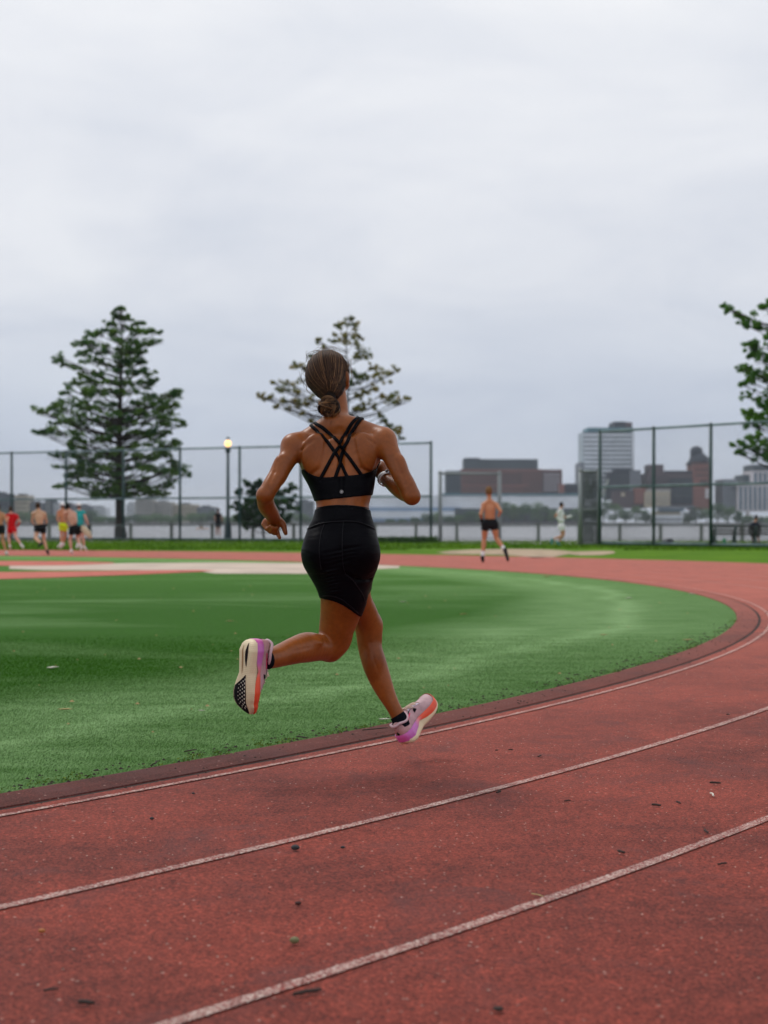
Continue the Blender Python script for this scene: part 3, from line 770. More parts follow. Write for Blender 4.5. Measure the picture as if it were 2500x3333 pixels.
def surf_from_view(px, py, off):
    """first hit of the skin along the line of sight"""
    t = np.arange(DR-0.30, DR+0.30, 0.003)
    P = np.stack([(px-1250)*t/FPX, t, 1-(py-HOR)*t/FPX], 1)
    v = fb.val(P)-off
    i = np.argmax(v < 0)
    return P[i] if v[i] < 0 else None
def ribbon(name, pxs, width, thick, parent, m, over=None, off=0.003):
    P = np.array(pxs, float); Q = []
    for i in range(len(P)-1):
        p0 = P[max(i-1, 0)]; p1 = P[i]; p2 = P[i+1]; p3 = P[min(i+2, len(P)-1)]
        for t in np.linspace(0, 1, 7, endpoint=False):
            Q.append(0.5*((2*p1)+(-p0+p2)*t+(2*p0-5*p1+4*p2-p3)*t*t+(-p0+3*p1-3*p2+p3)*t**3))
    Q.append(P[-1]); W = []
    for q in Q:
        h = surf_from_view(q[0], q[1], 0.001)
        if h is not None: W.append(h)
    W = fb.snap(np.array(W), off)
    if over is not None:                       # carry the strap over the shoulder to the chest
        o = fb.snap(np.array(over), off); W = np.concatenate([o[::-1], W])
    for _ in range(3): W[1:-1] = 0.25*W[:-2]+0.5*W[1:-1]+0.25*W[2:]
    W = fb.snap(W, off, 3); n = fb.grad(W)
    t = np.gradient(W, axis=0); t /= np.linalg.norm(t, axis=1, keepdims=True)
    s_ = np.cross(t, n); s_ /= np.linalg.norm(s_, axis=1, keepdims=True)
    V = []; F = []
    for i in range(len(W)):
        for (a, b) in ((-1, -0.6), (-0.8, 1), (0.8, 1), (1, -0.6)):
            V.append(W[i]+s_[i]*a*width/2+n[i]*b*thick/2)
    for i in range(len(W)-1):
        for k in range(4):
            k2 = (k+1) % 4; F.append((i*4+k, i*4+k2, (i+1)*4+k2, (i+1)*4+k))
    o = obj(name, npmesh(name, np.array(V), np.array(F), True), m)
    put(o, parent); return o
def cu(pts): return [(700+.4822*u, 1080+.4822*v) for u, v in pts]
sL = [U(1012, 1384, .07), U(1014, 1384, .10), U(1018, 1395, .13), U(1022, 1420, .15), U(1028, 1470, .17), U(1036, 1520, .19)]
sL2 = [U(1022, 1380, .07), U(1024, 1380, .10), U(1028, 1390, .13), U(1032, 1420, .15), U(1038, 1470, .17), U(1046, 1520, .19)]
sR = [U(1168, 1368, .07), U(1166, 1370, .10), U(1162, 1385, .13), U(1158, 1410, .15), U(1158, 1470, .17), U(1156, 1520, .19)]
sR2 = [U(1178, 1370, .07), U(1176, 1372, .10), U(1172, 1387, .13), U(1168, 1410, .15), U(1168, 1470, .17), U(1166, 1520, .19)]
ribbon('strap', cu([(655, 640), (700, 680), (760, 745), (810, 815), (850, 890), (895, 985)]), 0.0145, 0.003, bra, M_STRAPFAB, sL, .0022)
ribbon('strap', cu([(690, 628), (730, 650), (780, 695), (835, 755), (900, 845), (1000, 985)]), 0.0145, 0.003, bra, M_STRAPFAB, sL2, .0030)
ribbon('strap', cu([(945, 598), (920, 625), (890, 672), (840, 755), (785, 860), (710, 1000)]), 0.0145, 0.003, bra, M_STRAPFAB, sR, .0048)
ribbon('strap', cu([(978, 603), (955, 630), (920, 690), (880, 775), (845, 865), (812, 985)]), 0.0145, 0.003, bra, M_STRAPFAB, sR2, .0062)
M_SEAM_FOLD = mat('seam_fold_trim', (0.004, 0.004, 0.007), 0.45, 0.16)
for q_, w_ in (([(1004, 1724), (1045, 1706), (1110, 1697), (1168, 1701), (1222, 1727)], .0045), ([(1058, 1708), (1046, 1740), (1040, 1793), (1046, 1850)], .0035),
               ([(1054, 1938), (1080, 1937), (1112, 1949), (1142, 1974), (1164, 1996)], .0050), ([(1122, 1866), (1150, 1893), (1176, 1932), (1184, 1958)], .0045),  # last ribbon on this line: fold highlight added between the thighs
               ([(1118, 1700), (1114, 1760), (1116, 1830), (1124, 1868)], .0030), ([(1034, 1655), (1070, 1648), (1113, 1646), (1160, 1649), (1196, 1656)], .0040)):
    ribbon('seam_fold_highlight', q_, w_, 0.0016, shorts, M_SEAM_FOLD, None, .0062)
# round mark on the band
lc = fb.snap(surf_from_view(1112, 1601, 0.0045)[None], 0.0065)[0]; ln = fb.grad(lc[None])[0]
lt = np.cross(ln, (0, 0, 1)); lt /= np.linalg.norm(lt); lu = np.cross(lt, ln); lt = -lt if lt[0] < 0 else lt; lu = lu if lu[2] > 0 else -lu
M_MARK = mat('silver_reflective_print', (0.62, 0.62, 0.64), 0.4)
mk = MB()
mk.tube([lc+(lt*math.cos(a)+lu*math.sin(a))*0.0065 for a in np.linspace(0, 2*math.pi, 25)], 0.0006, 5)
mk.tube([lc+lt*x*0.0065+lu*y*0.0065 for x, y in ((-.30, -.62), (-.42, -.1), (-.46, .3), (-.25, .5), (-.1, .25), (-.10, -.45), (.10, -.45), (.1, .25), (.25, .5), (.46, .3), (.42, -.1), (.30, -.62))], 0.00075, 5)
mk.build('emblem', M_MARK, bra, True)

# ---- hair
def hair_material():
    m = bpy.data.materials.new('brown_hair'); m.use_nodes = True
    nt = m.node_tree; b = nt.nodes['Principled BSDF']
    at = nt.nodes.new('ShaderNodeAttribute'); at.attribute_name = 'tone'; at.attribute_type = 'GEOMETRY'
    c = ramp_n(nt, at.outputs['Fac'], [(0.0, (0.006, 0.003, 0.002)), (0.4, (0.022, 0.010, 0.006)), (0.7, (0.075, 0.035, 0.018)), (1.0, (0.30, 0.155, 0.070))])
    nt.links.new(c, b.inputs['Base Color']); b.inputs['Roughness'].default_value = 0.5; b.inputs['Specular IOR Level'].default_value = 0.22
    return m
M_HAIR = hair_material()
def strands(name, paths, rad, tone, parent, seg=3):
    V = []; F = []; T = []; b = 0
    for P, r, tn in zip(paths, rad, tone):
        P = np.asarray(P); n = len(P)
        t = np.gradient(P, axis=0); t /= np.linalg.norm(t, axis=1, keepdims=True)+1e-9
        a = np.cross(t, np.array([0.31, 0.77, 0.55])); a /= np.linalg.norm(a, axis=1, keepdims=True)+1e-9; c = np.cross(t, a)
        rr = r*np.interp(np.linspace(0, 1, n), [0, .1, .85, 1], [0.5, 1, 1, 0.15])[:, None]
        for k in range(seg):
            an = 2*math.pi*k/seg; V.append(P+(a*math.cos(an)+c*math.sin(an))*rr)
        for i in range(n-1):
            for k in range(seg):
                k2 = (k+1) % seg
                F.append((b+k*n+i, b+k2*n+i, b+k2*n+i+1, b+k*n+i+1))
        T += [tn]*(n*seg); b += n*seg
    me = npmesh(name, np.concatenate(V), np.array(F))
    at = me.attributes.new('tone', 'FLOAT', 'POINT'); at.data.foreach_set('value', np.array(T, np.float32))
    o = obj(name, me, M_HAIR); put(o, parent); return o
fh = Field(HC-0.13, HC+0.13, 0.004)
HR = np.array([0.0815, 0.100, 0.0905]); HO = HC+hz*0.004-hy*0.002
fh.ell(HO, HR, 0.0, HM)
fh.ell(U(1062, 1234, .135), (0.0745, 0.076, 0.058), 0.025)
fh.ell(U(1074, 1268, .115), (0.055, 0.054, 0.046), 0.03)
BUN = U(1071, 1326, .050); ROOT = U(1076, 1292, .065)
fh.ell(U(1077, 1292, .085), (0.022, 0.03, 0.02), 0.02)
hX, hY, hZ = fh.coords(np.zeros(3, int), fh.n)
# hairline: face and the skin below the ears stay clear
loc = [ (hX-HC[0])*v[0]+(hY-HC[1])*v[1]+(hZ-HC[2])*v[2] for v in (hx, hy, hz)]
front = loc[1]-(0.052+0.35*loc[2])          # behind the brow line
fronts = np.maximum(front, -(loc[2]+0.115))
lowc = -(loc[2]+0.030)+0.0*loc[1]
earcut = np.minimum(0.09-np.abs(loc[0]), 1)*0
behind = loc[1]-(0.0-0.0)                   # below ear height hair only behind the ears
low = np.maximum(lowc*-1, behind)           # inside if above -0.03 or behind
reg = np.maximum(front, np.minimum(-(loc[2]+0.022), loc[1]+0.022+0.35*(loc[2]+0.022)))
FHR = np.maximum(fh.F, reg).astype(np.float32)
me = fh.mesh('hair', FHR, 2)
at = me.attributes.new('tone', 'FLOAT', 'POINT'); at.data.foreach_set('value', np.full(len(me.vertices), 0.12, np.float32))
hair = put(obj('hair', me, M_HAIR), runner); tag(hair, 'brown hair gathered in a low messy bun')
paths = []; rad = []; tone = []
rr = random.Random(5)
def head_pt(d, lift=0.0):
    d = d/np.linalg.norm(d); q = np.array([d@hx, d@hy, d@hz]); s_ = 1/np.sqrt(((q/HR)**2).sum())
    return HO+(hx*q[0]+hy*q[1]+hz*q[2])*(s_+lift)
rootd = (ROOT-HO)/np.linalg.norm(ROOT-HO)
for i in range(2600):
    a = rr.uniform(-1.95, 1.95)                          # around the hairline from ear over crown to ear
    fx = math.sin(a); fz = math.cos(a)
    d0 = hx*fx+hz*(fz*0.95+0.10)+hy*rr.uniform(-0.10, 0.75)*(1 if fz > 0 else 0.3)-hy*(0.25 if fz < 0 else 0)
    d0 /= np.linalg.norm(d0)
    c = float(np.clip(d0@rootd, -1, 1)); om = math.acos(c)
    if om < 0.2: continue
    n = 14; t = np.linspace(0, 0.97, n); lk = math.sin(a*17)*.5+math.sin(a*41+1)*.5; w = rr.gauss(0, 0.07)+.05*math.sin(a*9); ph = rr.uniform(0, 6); lf = rr.uniform(0.000, 0.003)+0.0012*(lk > .1)
    side = np.cross(d0, rootd); side /= np.linalg.norm(side)
    P = []
    for tt in t:
        d = (math.sin((1-tt)*om)*d0+math.sin(tt*om)*rootd)/math.sin(om)
        d = d+side*w*math.sin(math.pi*tt)*0.8+side*0.012*math.sin(ph+tt*5)
        p = head_pt(d, lf)
        if tt > 0.6:
            k = ((tt-0.6)/0.4)**2
            p = p*(1-k)+(ROOT+side*(w*0.12)+np.array([0, 0.0, 0.0]))*k
        P.append(p)
    P = np.array(P); k_ = t < 0.93
    P[k_] = fh.snap(P[k_], lf*0.8, 6)
    paths.append(P); rad.append(rr.uniform(0.0005, 0.0011)); tone.append(min(1, max(0, rr.gauss(0.56+.05*lk if fz > .35 else 0.26, 0.16)+(.2 if rr.random() < .05 else 0))))  # crown strands lighter, lower ones darker: top light painted into the tone
for i in range(420):                                 # hair drawn down over the nape to the tie
    sx_ = rr.uniform(-1, 1); q = []
    for tt in np.linspace(0, 1, 8):
        wd = 0.062*(1-tt)**0.7+0.012
        y_ = 1246+tt*(1292-1246); q.append(U(1068+8*tt+sx_*wd*815*0.92, y_+rr.uniform(-.5, .5), 0.068+0.045*abs(sx_)**2*(1-tt)+rr.uniform(-.001, .001)+0.0*tt))
    q = fh.snap(np.array(q), rr.uniform(0, .002), 5)
    paths.append(q); rad.append(rr.uniform(0.0007, 0.0015)); tone.append(min(1, max(0, rr.gauss(0.15, 0.12))))  # nape strands toned near black, shade put into the colour
# curved flyaways
for i in range(150):
    a = rr.uniform(-1.9, 1.9); d0 = hx*math.sin(a)+hz*math.cos(a)+hy*rr.uniform(-.3, .3)
    p0 = head_pt(d0, 0.0); d0 = d0/np.linalg.norm(d0)
    sidev = np.cross(d0, hy); sidev *= rr.choice((-1, 1)); n = 9; L = rr.uniform(0.02, 0.055)
    up = rr.uniform(0.15, 0.55)
    paths.append(np.array([p0+d0*(L*up*math.sin(tt*2.6))+sidev*L*tt*1.1+hz*(-0.012*tt*tt) for tt in np.linspace(0, 1, n)]))
    rad.append(rr.uniform(0.0004, 0.0007)); tone.append(rr.uniform(0.5, 0.9))
# loose lock by the left ear, hanging outwards
for k, (pts) in enumerate((((1002, 1262), (990, 1250), (979, 1232), (974, 1218)), ((1000, 1258), (985, 1240), (978, 1222), (972, 1205)), ((1012, 1280), (1003, 1276), (999, 1268), (998, 1255)),
                           ((1000, 1180), (996, 1168), (999, 1152), (1008, 1146)), ((1004, 1170), (997, 1160), (996, 1146), (1003, 1140)), ((1128, 1176), (1134, 1185), (1138, 1200), (1134, 1214)),
                           ((1118, 1208), (1128, 1218), (1134, 1226), (1128, 1236)))):
    q = np.array([U(x, y, .15) for x, y in pts]); t = np.linspace(0, 3, 10)
    paths.append(np.stack([np.interp(t, range(4), q[:, j]) for j in range(3)], 1)); rad.append(0.0008); tone.append(0.6)
strands('hair_strands', paths, rad, tone, hair)
# the bun: locks wound round each other
paths = []; rad = []; tone = []
for i in range(70):
    ax = Vector((rr.gauss(0, .8), rr.gauss(-1, .5), rr.gauss(0, .8))).normalized() if i < 40 else Vector((rr.gauss(0, 1), rr.gauss(0, 1), rr.gauss(0, 1))).normalized()
    q = ax.to_track_quat('Z', 'Y'); r0 = rr.uniform(0.010, 0.036); sp = rr.uniform(1.8, 4.0); st = rr.uniform(0, 6.3); off = rr.uniform(-0.012, 0.020)
    if i >= 40: r0 = rr.uniform(0.032, 0.040); off = rr.uniform(-.012, .012)
    P = []
    for tt in np.linspace(0, 1, 18):
        an = st+sp*tt; r1 = r0*(1+0.15*math.sin(an*2+i))
        v = q @ Vector((math.cos(an)*r1, math.sin(an)*r1, off+0.005*math.sin(an*1.5+i)))
        P.append(BUN+np.array([v.x*1.02, v.y*0.8, v.z*0.90]))
    base = rr.uniform(0.70, 0.95) if rr.random() < 0.55 else rr.uniform(0.15, 0.5)
    for k in range(11):
        jit = np.array([rr.gauss(0, .0034), rr.gauss(0, .0034), rr.gauss(0, .0034)])
        paths.append(np.array(P)+jit); rad.append(rr.uniform(0.0008, 0.0015)); tone.append(min(1, max(0, base+rr.gauss(0, .12))))
for i in range(40):                                  # frayed ends
    d = Vector((rr.gauss(0, 1), rr.gauss(-.3, .6), rr.gauss(-.5, .9))).normalized(); L = rr.uniform(.012, .035); s2 = Vector((rr.gauss(0, 1), rr.gauss(0, 1), rr.gauss(0, 1)))*0.014
    paths.append(np.array([BUN+np.array(d*(0.026+L*tt)+s2*tt*tt) for tt in np.linspace(0, 1, 7)])); rad.append(0.0006); tone.append(rr.uniform(.4, 1))
bun = strands('bun', paths, rad, tone, hair)
core = MB().ball(BUN, (0.033, 0.028, 0.030), 16, 10).mesh('bun_core', True)
at = core.attributes.new('tone', 'FLOAT', 'POINT'); at.data.foreach_set('value', np.full(len(core.vertices), 0.1, np.float32))
put(obj('bun_core', core, M_HAIR), hair)
M_TIE = mat('hair_tie', (0.02, 0.015, 0.02), 0.8)
MB().tube([U(1074, 1291, .062)+np.array([math.cos(a)*.021, math.sin(a)*.012+.008, math.sin(a)*.005+.002]) for a in np.linspace(0, 2*math.pi, 20)], 0.0045, 8).build('hair_tie', M_TIE, hair, True)

# ---- wrist watch
wc_ = U(1253, 1559, .115); wa = U(1290, 1584, .04)-U(1252, 1556, .13); wa /= np.linalg.norm(wa)
wu = np.cross(wa, (0, 1, 0)); wu /= np.linalg.norm(wu); wu = wu if wu[2] > 0 else -wu; wv = np.cross(wa, wu)
M_WBAND = mat('white_silicone', (0.85, 0.85, 0.86), 0.5); M_WCASE = mat('watch_case', (0.35, 0.35, 0.36), 0.25, metal=0.8); M_WGLASS = mat('watch_glass', (0.02, 0.02, 0.025), 0.08)
V = []; F = []; n = 28
for i in range(n):
    a = 2*math.pi*i/n; rd = wu*math.cos(a)+wv*math.sin(a)
    for (r_, w_) in ((.0262, -.0095), (.0305, -.0095), (.0305, .0095), (.0262, .0095)): V.append(wc_+rd*r_+wa*w_)
for i in range(n):
    j = (i+1) % n
    for k in range(4): F.append((i*4+k, i*4+(k+1) % 4, j*4+(k+1) % 4, j*4+k))
watch = put(obj('watch', npmesh('watch', np.array(V), np.array(F)), M_WBAND), runner); tag(watch, 'white wrist watch on the right wrist')
wn = wu*0.86-wv*0.2*np.sign(wv[1])+0; wn = wu*0.95+(wv if wv[1] < 0 else -wv)*0.12; wn /= np.linalg.norm(wn); ws = np.cross(wn, wa)
def disc(c, n_, r, h, seg=20):
    n_ = np.array(n_); a = np.cross(n_, (0.3, 0.5, 0.8)); a /= np.linalg.norm(a); b = np.cross(n_, a)
    V = [c+(a*math.cos(2*math.pi*k/seg)+b*math.sin(2*math.pi*k/seg))*r for k in range(seg)]
    V += [v+n_*h for v in V]
    return MB().add(V, [tuple(range(seg))[::-1], tuple(range(seg, 2*seg))]+[(k, (k+1) % seg, seg+(k+1) % seg, seg+k) for k in range(seg)])
disc(wc_+wn*.0275, wn, .0175, .009).build('watch_case', M_WCASE, watch)
disc(wc_+wn*.0363, wn, .0150, .0012).build('watch_face', M_WGLASS, watch)
for s_ in (-.012,-.006, 0.0, .006): 
    pass
# ------------------------------------------------------------------ racing shoes
def shoe_mats():
    d = {}
    m = bpy.data.materials.new('shoe_foam'); m.use_nodes = True; nt = m.node_tree; b = nt.nodes['Principled BSDF']
    b.inputs['Base Color'].default_value = (0.70, 0.57, 0.38, 1); b.inputs['Roughness'].default_value = 0.6
    at = nt.nodes.new('ShaderNodeAttribute'); at.attribute_name = 'tt'
    w = math_n(nt, 'SINE', math_n(nt, 'MULTIPLY', at.outputs['Fac'], 260.0))
    bn = nt.nodes.new('ShaderNodeBump'); bn.inputs['Strength'].default_value = 0.2; bn.inputs['Distance'].default_value = 0.0010
    nt.links.new(w, bn.inputs['Height']); nt.links.new(bn.outputs[0], b.inputs['Normal']); d['foam'] = m
    m = bpy.data.materials.new('shoe_band_fade'); m.use_nodes = True; nt = m.node_tree; b = nt.nodes['Principled BSDF']
    at = nt.nodes.new('ShaderNodeAttribute'); at.attribute_name = 'tt'
    nt.links.new(ramp_n(nt, at.outputs['Fac'], [(0.0, (0.62, 0.10, 0.36)), (0.08, (0.50, 0.11, 0.42)), (0.30, (0.52, 0.15, 0.46)), (0.40, (0.70, 0.22, 0.26)), (0.50, (0.80, 0.09, 0.035)), (0.9, (0.72, 0.075, 0.03))]), b.inputs['Base Color'])
    b.inputs['Roughness'].default_value = 0.4; d['band'] = m
    m = bpy.data.materials.new('shoe_mesh_upper'); m.use_nodes = True; nt = m.node_tree; b = nt.nodes['Principled BSDF']
    at = nt.nodes.new('ShaderNodeAttribute'); at.attribute_name = 'tt'
    tcn = nt.nodes.new('ShaderNodeTexCoord')
    c = ramp_n(nt, at.outputs['Fac'], [(0.0, (0.40, 0.19, 0.19)), (0.3, (0.48, 0.28, 0.31)), (0.6, (0.48, 0.30, 0.33)), (1.0, (0.46, 0.29, 0.31))])
    c = mix_n(nt, 1.0, c, ramp_n(nt, noise_n(nt, tcn.outputs['Object'], 30, 4), [(0.3, 0.78), (0.7, 1.15)]), 'MULTIPLY')
    nt.links.new(c, b.inputs['Base Color']); b.inputs['Roughness'].default_value = 0.55
    vo = nt.nodes.new('ShaderNodeTexVoronoi'); vo.inputs['Scale'].default_value = 420; nt.links.new(tcn.outputs['Object'], vo.inputs['Vector'])
    bn = nt.nodes.new('ShaderNodeBump'); bn.inputs['Strength'].default_value = 0.5; bn.inputs['Distance'].default_value = 0.001
    nt.links.new(vo.outputs['Distance'], bn.inputs['Height']); nt.links.new(bn.outputs[0], b.inputs['Normal']); d['upper'] = m
    d['black'] = mat('shoe_outsole_rubber', (0.006, 0.004, 0.007), 0.8, 0.15, bump=0.2, bscale=500, bdist=.0008)
    d['groove'] = mat('shoe_groove', (0.34, 0.20, 0.10), 0.7)
    d['lace'] = mat('shoe_lace', (0.72, 0.55, 0.45), 0.7); d['pale'] = mat('shoe_overlay', (0.60, 0.52, 0.62), 0.45)
    d['pink'] = mat('shoe_pink_flash', (0.75, 0.03, 0.14), 0.45); d['sock'] = mat('sock_knit', (0.005, 0.006, 0.010), 0.9, 0.05, bump=.4, bscale=400, bdist=.001)
    d['hole'] = mat('shoe_dot', (0.66, 0.60, 0.52), 0.6); d['lining'] = mat('shoe_lining', (0.55, 0.38, 0.42), 0.7)
    return d
SM = shoe_mats()
SLEN = 0.288
T_ = [0, .02, .06, .15, .30, .45, .58, .70, .80, .90, .97, 1.0]
W_ = [.010, .022, .031, .0385, .034, .032, .043, .0515, .0510, .042, .024, .008]
ZB = [.030, .018, .008, .001, .0, .001, .0, .002, .008, .020, .034, .042]
ZT = [.062, .060, .058, .055, .051, .048, .046, .045, .046, .049, .053, .055]
HU = [.085, .106, .118, .115, .112, .108, .096, .082, .075, .070, .064, .058]
def TI(t, A): return float(np.interp(t, T_, A))
def SC(t, side):      # centre-line bend of the last; side=+1 for the foot whose medial side is +y
    return side*(0.004*math.sin(math.pi*t)-0.012*max(0, min(t, .85)-0.45)/.4+0.014*max(0, t-0.85)/.15)
def make_shoe(owner, H, xf, zf, medial, lab, ankle, sockdir):
    """H: heel point on the sole plane, xf: towards the toe, zf: up out of the shoe, medial: +1 if the inner side lies on +yf"""
    H = np.array(H, float); xf = np.array(xf, float); xf /= np.linalg.norm(xf)
    zf = np.array(zf, float); zf -= xf*(zf@xf); zf /= np.linalg.norm(zf); yf = np.cross(zf, xf)
    def L(t, y, z): return H+xf*(t*SLEN)+yf*(y+SC(t, medial))+zf*z
    ts = np.concatenate([[0, .008, .02, .04], np.linspace(.07, .93, 44), [.955, .975, .99, 1.0]])
    def loft(fn, name, m, parent, closed=True, smooth=True):
        V = []; T = []; F = []
        for t in ts:
            ring_ = fn(t); V += [L(t, y, z) for y, z in ring_]; T += [t]*len(ring_); k = len(ring_)
        n = len(ts)
        for i in range(n-1):
            for j in range(k if closed else k-1):
                j2 = (j+1) % k; F.append((i*k+j, i*k+j2, (i+1)*k+j2, (i+1)*k+j))
        me = npmesh(name, np.array(V), np.array(F), smooth)
        # end caps
        at = me.attributes.new('tt', 'FLOAT', 'POINT'); at.data.foreach_set('value', np.array(T, np.float32))
        o = obj(name, me, m); put(o, parent); return o
    # foam: rounded slab, wider at the ground
    def foam(t):
        w = TI(t, W_); zb = TI(t, ZB); zt = TI(t, ZT); fl = 0.006 if 0.03 < t < 0.97 else 0.002
        zm = zb+(zt-zb)*0.35
        R = []
        for a in np.linspace(0, math.pi, 9): R.append((-math.cos(a)*(w+fl*0.3)*(0.999), zb+0.004-0.004*math.sin(a)**0.5))
        return R+[(w+fl, zb+0.010), (w+fl*0.9, zm), (w+fl*0.1, zt-.012), (w-.001, zt), (0, zt+.002), (-w+.001, zt), (-w-fl*0.1, zt-.012), (-w-fl*0.9, zm), (-w-fl, zb+0.010)]
    sole = loft(foam, 'sole', SM['foam'], owner)
    def uppr(t):
        w = TI(t, W_)-.0015; zt = TI(t, ZT)-.004; h = TI(t, HU)
        if t < .5:  narrow = 0.80
        else: narrow = 0.80-0.25*(t-.5)
        R = []
        for a in np.linspace(-0.1, math.pi+0.1, 19):
            c, s_ = math.cos(a), max(math.sin(a), 0)
            p = 0.75
            y = math.copysign(abs(c)**p, c)*(w*(1-(1-narrow)*s_)); z = zt+(h-zt)*s_**0.85
            R.append((y, z))
        return R
    up = loft(uppr, 'upper', SM['upper'], owner, closed=False)
    # coloured band round the top of the foam
    V = []; F = []; T = []; path = [(t, 1) for t in ts]+[(t, -1) for t in ts[::-1]]
    for t, sd in path:
        w = TI(t, W_)+.0012; zt = TI(t, ZT); dpt = np.interp(t, [0, .15, .33, .42, .55, .75, .95, 1], [.032, .032, .022, .010, .022, .030, .014, .004])
        if t in (0, 1.0): pass
        for z_, e in ((zt-dpt+.002, .0030), (zt-dpt*.5, .0040), (zt+.004, .0022), (zt+.0055, -.0015)):
            V.append(L(t, sd*(w+e), z_)); T.append(t)
    k = 4; n = len(path)
    for i in range(n):
        i2 = (i+1) % n
        for j in range(k-1): F.append((i*k+j, i2*k+j, i2*k+j+1, i*k+j+1))
    me = npmesh('band', np.array(V), np.array(F)); at = me.attributes.new('tt', 'FLOAT', 'POINT'); at.data.foreach_set('value', np.array(T, np.float32))
    band = obj('band', me, SM['band']); put(band, sole)
    # outsole pieces: patches on the bottom surface, (t, s) with s=-1 outer edge .. +1 inner edge
    def bot(t, s_, e=.0014):
        w = TI(t, W_); y = medial*s_*w
        ss = min(1, abs(s_)); return L(t, y, TI(t, ZB)-e+0.0042*(1-math.sqrt(max(0, 1-ss**2))))
    def patch(name, t0, t1, smin, smax, m, parent, nt_=26, ns=10, e=.0014):
        V = []; F = []
        for i in range(nt_+1):
            t = t0+(t1-t0)*i/nt_; a, b = smin(t), smax(t)
            for j in range(ns+1): V.append(bot(t, a+(b-a)*j/ns, e))
        for i in range(nt_):
            for j in range(ns): F.append((i*(ns+1)+j, i*(ns+1)+j+1, (i+1)*(ns+1)+j+1, (i+1)*(ns+1)+j))
        o = obj(name, npmesh(name, np.array(V), np.array(F)), m); put(o, parent); return o
    fore = patch('outsole', .47, .995, lambda t: float(np.interp(t, [.47, .64, 1], [.30, -1.03, -1.03])), lambda t: float(np.interp(t, [.47, .7, 1], [.36, .50, .50])), SM['black'], sole)
    patch('heel_pod', .045, .36, lambda t: .30-.28*math.sin(math.pi*(t-.045)/.315)**.8, lambda t: .34+.10*math.sin(math.pi*(t-.045)/.315), SM['black'], sole)
    patch('groove', .08, .50, lambda t: -.45-.05*math.sin(8*t), lambda t: -.45+.22*math.sin(math.pi*(t-.08)/.42), SM['groove'], sole)
    dots = MB()
    for r_ in range(8):
        for c_ in range(4):
            t = .53+r_*.052+(c_ % 2)*.026; s_ = .36-c_*.24
            if s_ < float(np.interp(t, [.47, .64, 1], [.30, -.9, -.9]))+.12 or t > .93: continue
            k_ = 1.0-0.13*c_
            ring_ = [bot(t+.0150*k_*math.cos(a), s_+.062*k_*math.sin(a), .0026) for a in np.linspace(0, 2*math.pi, 9)[:-1]]
            dots.add(ring_, [tuple(range(8))])
    dots.build('outsole_dots', SM['hole'], sole)
    # upper details
    def usurf(t, a, e=.0015):     # a: angle over the upper, 0 on +yf side, pi on the other
        w = TI(t, W_)-.0015; zt = TI(t, ZT)-.004; h = TI(t, HU); narrow = 0.80 if t < .5 else 0.80-0.25*(t-.5)
        c, s_ = math.cos(a), max(math.sin(a), 0)
        return L(t, math.copysign(abs(c)**.75, c)*(w*(1-(1-narrow)*s_)+e), zt+(h-zt)*s_**.85+e*s_)
    def upatch(name, quad, m, parent, n=10):
        V = []; F = []
        (t0, a0), (t1, a1), (t2, a2), (t3, a3) = quad
        for i in range(n+1):
            for j in range(n+1):
                u, v = i/n, j/n
                V.append(usurf((1-u)*(1-v)*t0+u*(1-v)*t1+u*v*t2+(1-u)*v*t3, (1-u)*(1-v)*a0+u*(1-v)*a1+u*v*a2+(1-u)*v*a3))
        for i in range(n):
            for j in range(n): F.append((i*(n+1)+j, (i+1)*(n+1)+j, (i+1)*(n+1)+j+1, i*(n+1)+j+1))
        o = obj(name, npmesh(name, np.array(V), np.array(F)), m); put(o, parent); return o
    for sd in (0, 1):
        A = (lambda a: a) if sd == 0 else (lambda a: math.pi-a)
        upatch('side_stripe', [(.14, A(.55)), (.47, A(.95)), (.44, A(1.02)), (.14, A(.62))], SM['black'], up)
        upatch('side_stripe', [(.18, A(.42)), (.40, A(.72)), (.38, A(.80)), (.18, A(.50))], SM['pink'], up)
        upatch('side_stripe', [(.46, A(.45)), (.53, A(.62)), (.51, A(.95)), (.47, A(.70))], SM['black'], up)
        upatch('lace_panel', [(.40, A(.95)), (.66, A(1.0)), (.66, A(1.22)), (.40, A(1.28))], SM['pale'], up)
        if sd == (0 if medial > 0 else 1): upatch('toe_stripe', [(.84, A(.60)), (.87, A(.62)), (.86, A(1.15)), (.84, A(1.1))], SM['black'], up)
    lc_ = MB()
    for i in range(6):
        t = .42+i*.045; dt = .016 if i % 2 else -.012
        lc_.tube([usurf(t+dt*(k/6-.5)*2, 1.08+(math.pi-2.16)*k/6, .003+.0015*math.sin(math.pi*k/6)) for k in range(7)], .0022, 6)
    for s_ in (-1, 1):
        lc_.tube([usurf(.42, math.pi/2, .004), usurf(.47+.02*s_, math.pi/2+s_*.4, .012), usurf(.50, math.pi/2+s_*.75, .006), usurf(.44, math.pi/2+s_*.3, .005)], .0020, 6)
        lc_.tube([usurf(.42, math.pi/2, .004), usurf(.46, math.pi/2+s_*.3, .006), usurf(.53, math.pi/2+s_*.55, .004)], .0018, 6)
    lc_.build('laces', SM['lace'], up, True)
    # collar and sock
    ankle = np.array(ankle, float); sd = np.array(sockdir, float); sd /= np.linalg.norm(sd)
    col = []; ctr = L(.155, 0, 0)
    for a in np.linspace(0, 2*math.pi, 33):
        t = .185+.165*math.cos(a); y = .034*math.sin(a); col.append(L(t, y-0*SC(t, medial), TI(t, HU)-.004+(.008 if math.cos(a) < 0 else .0)*abs(math.cos(a))-.012*math.sin(a)**2))
    MB().tube(col, .0058, 8, cap=False).build('collar', SM['lining'], up, True)
    return up
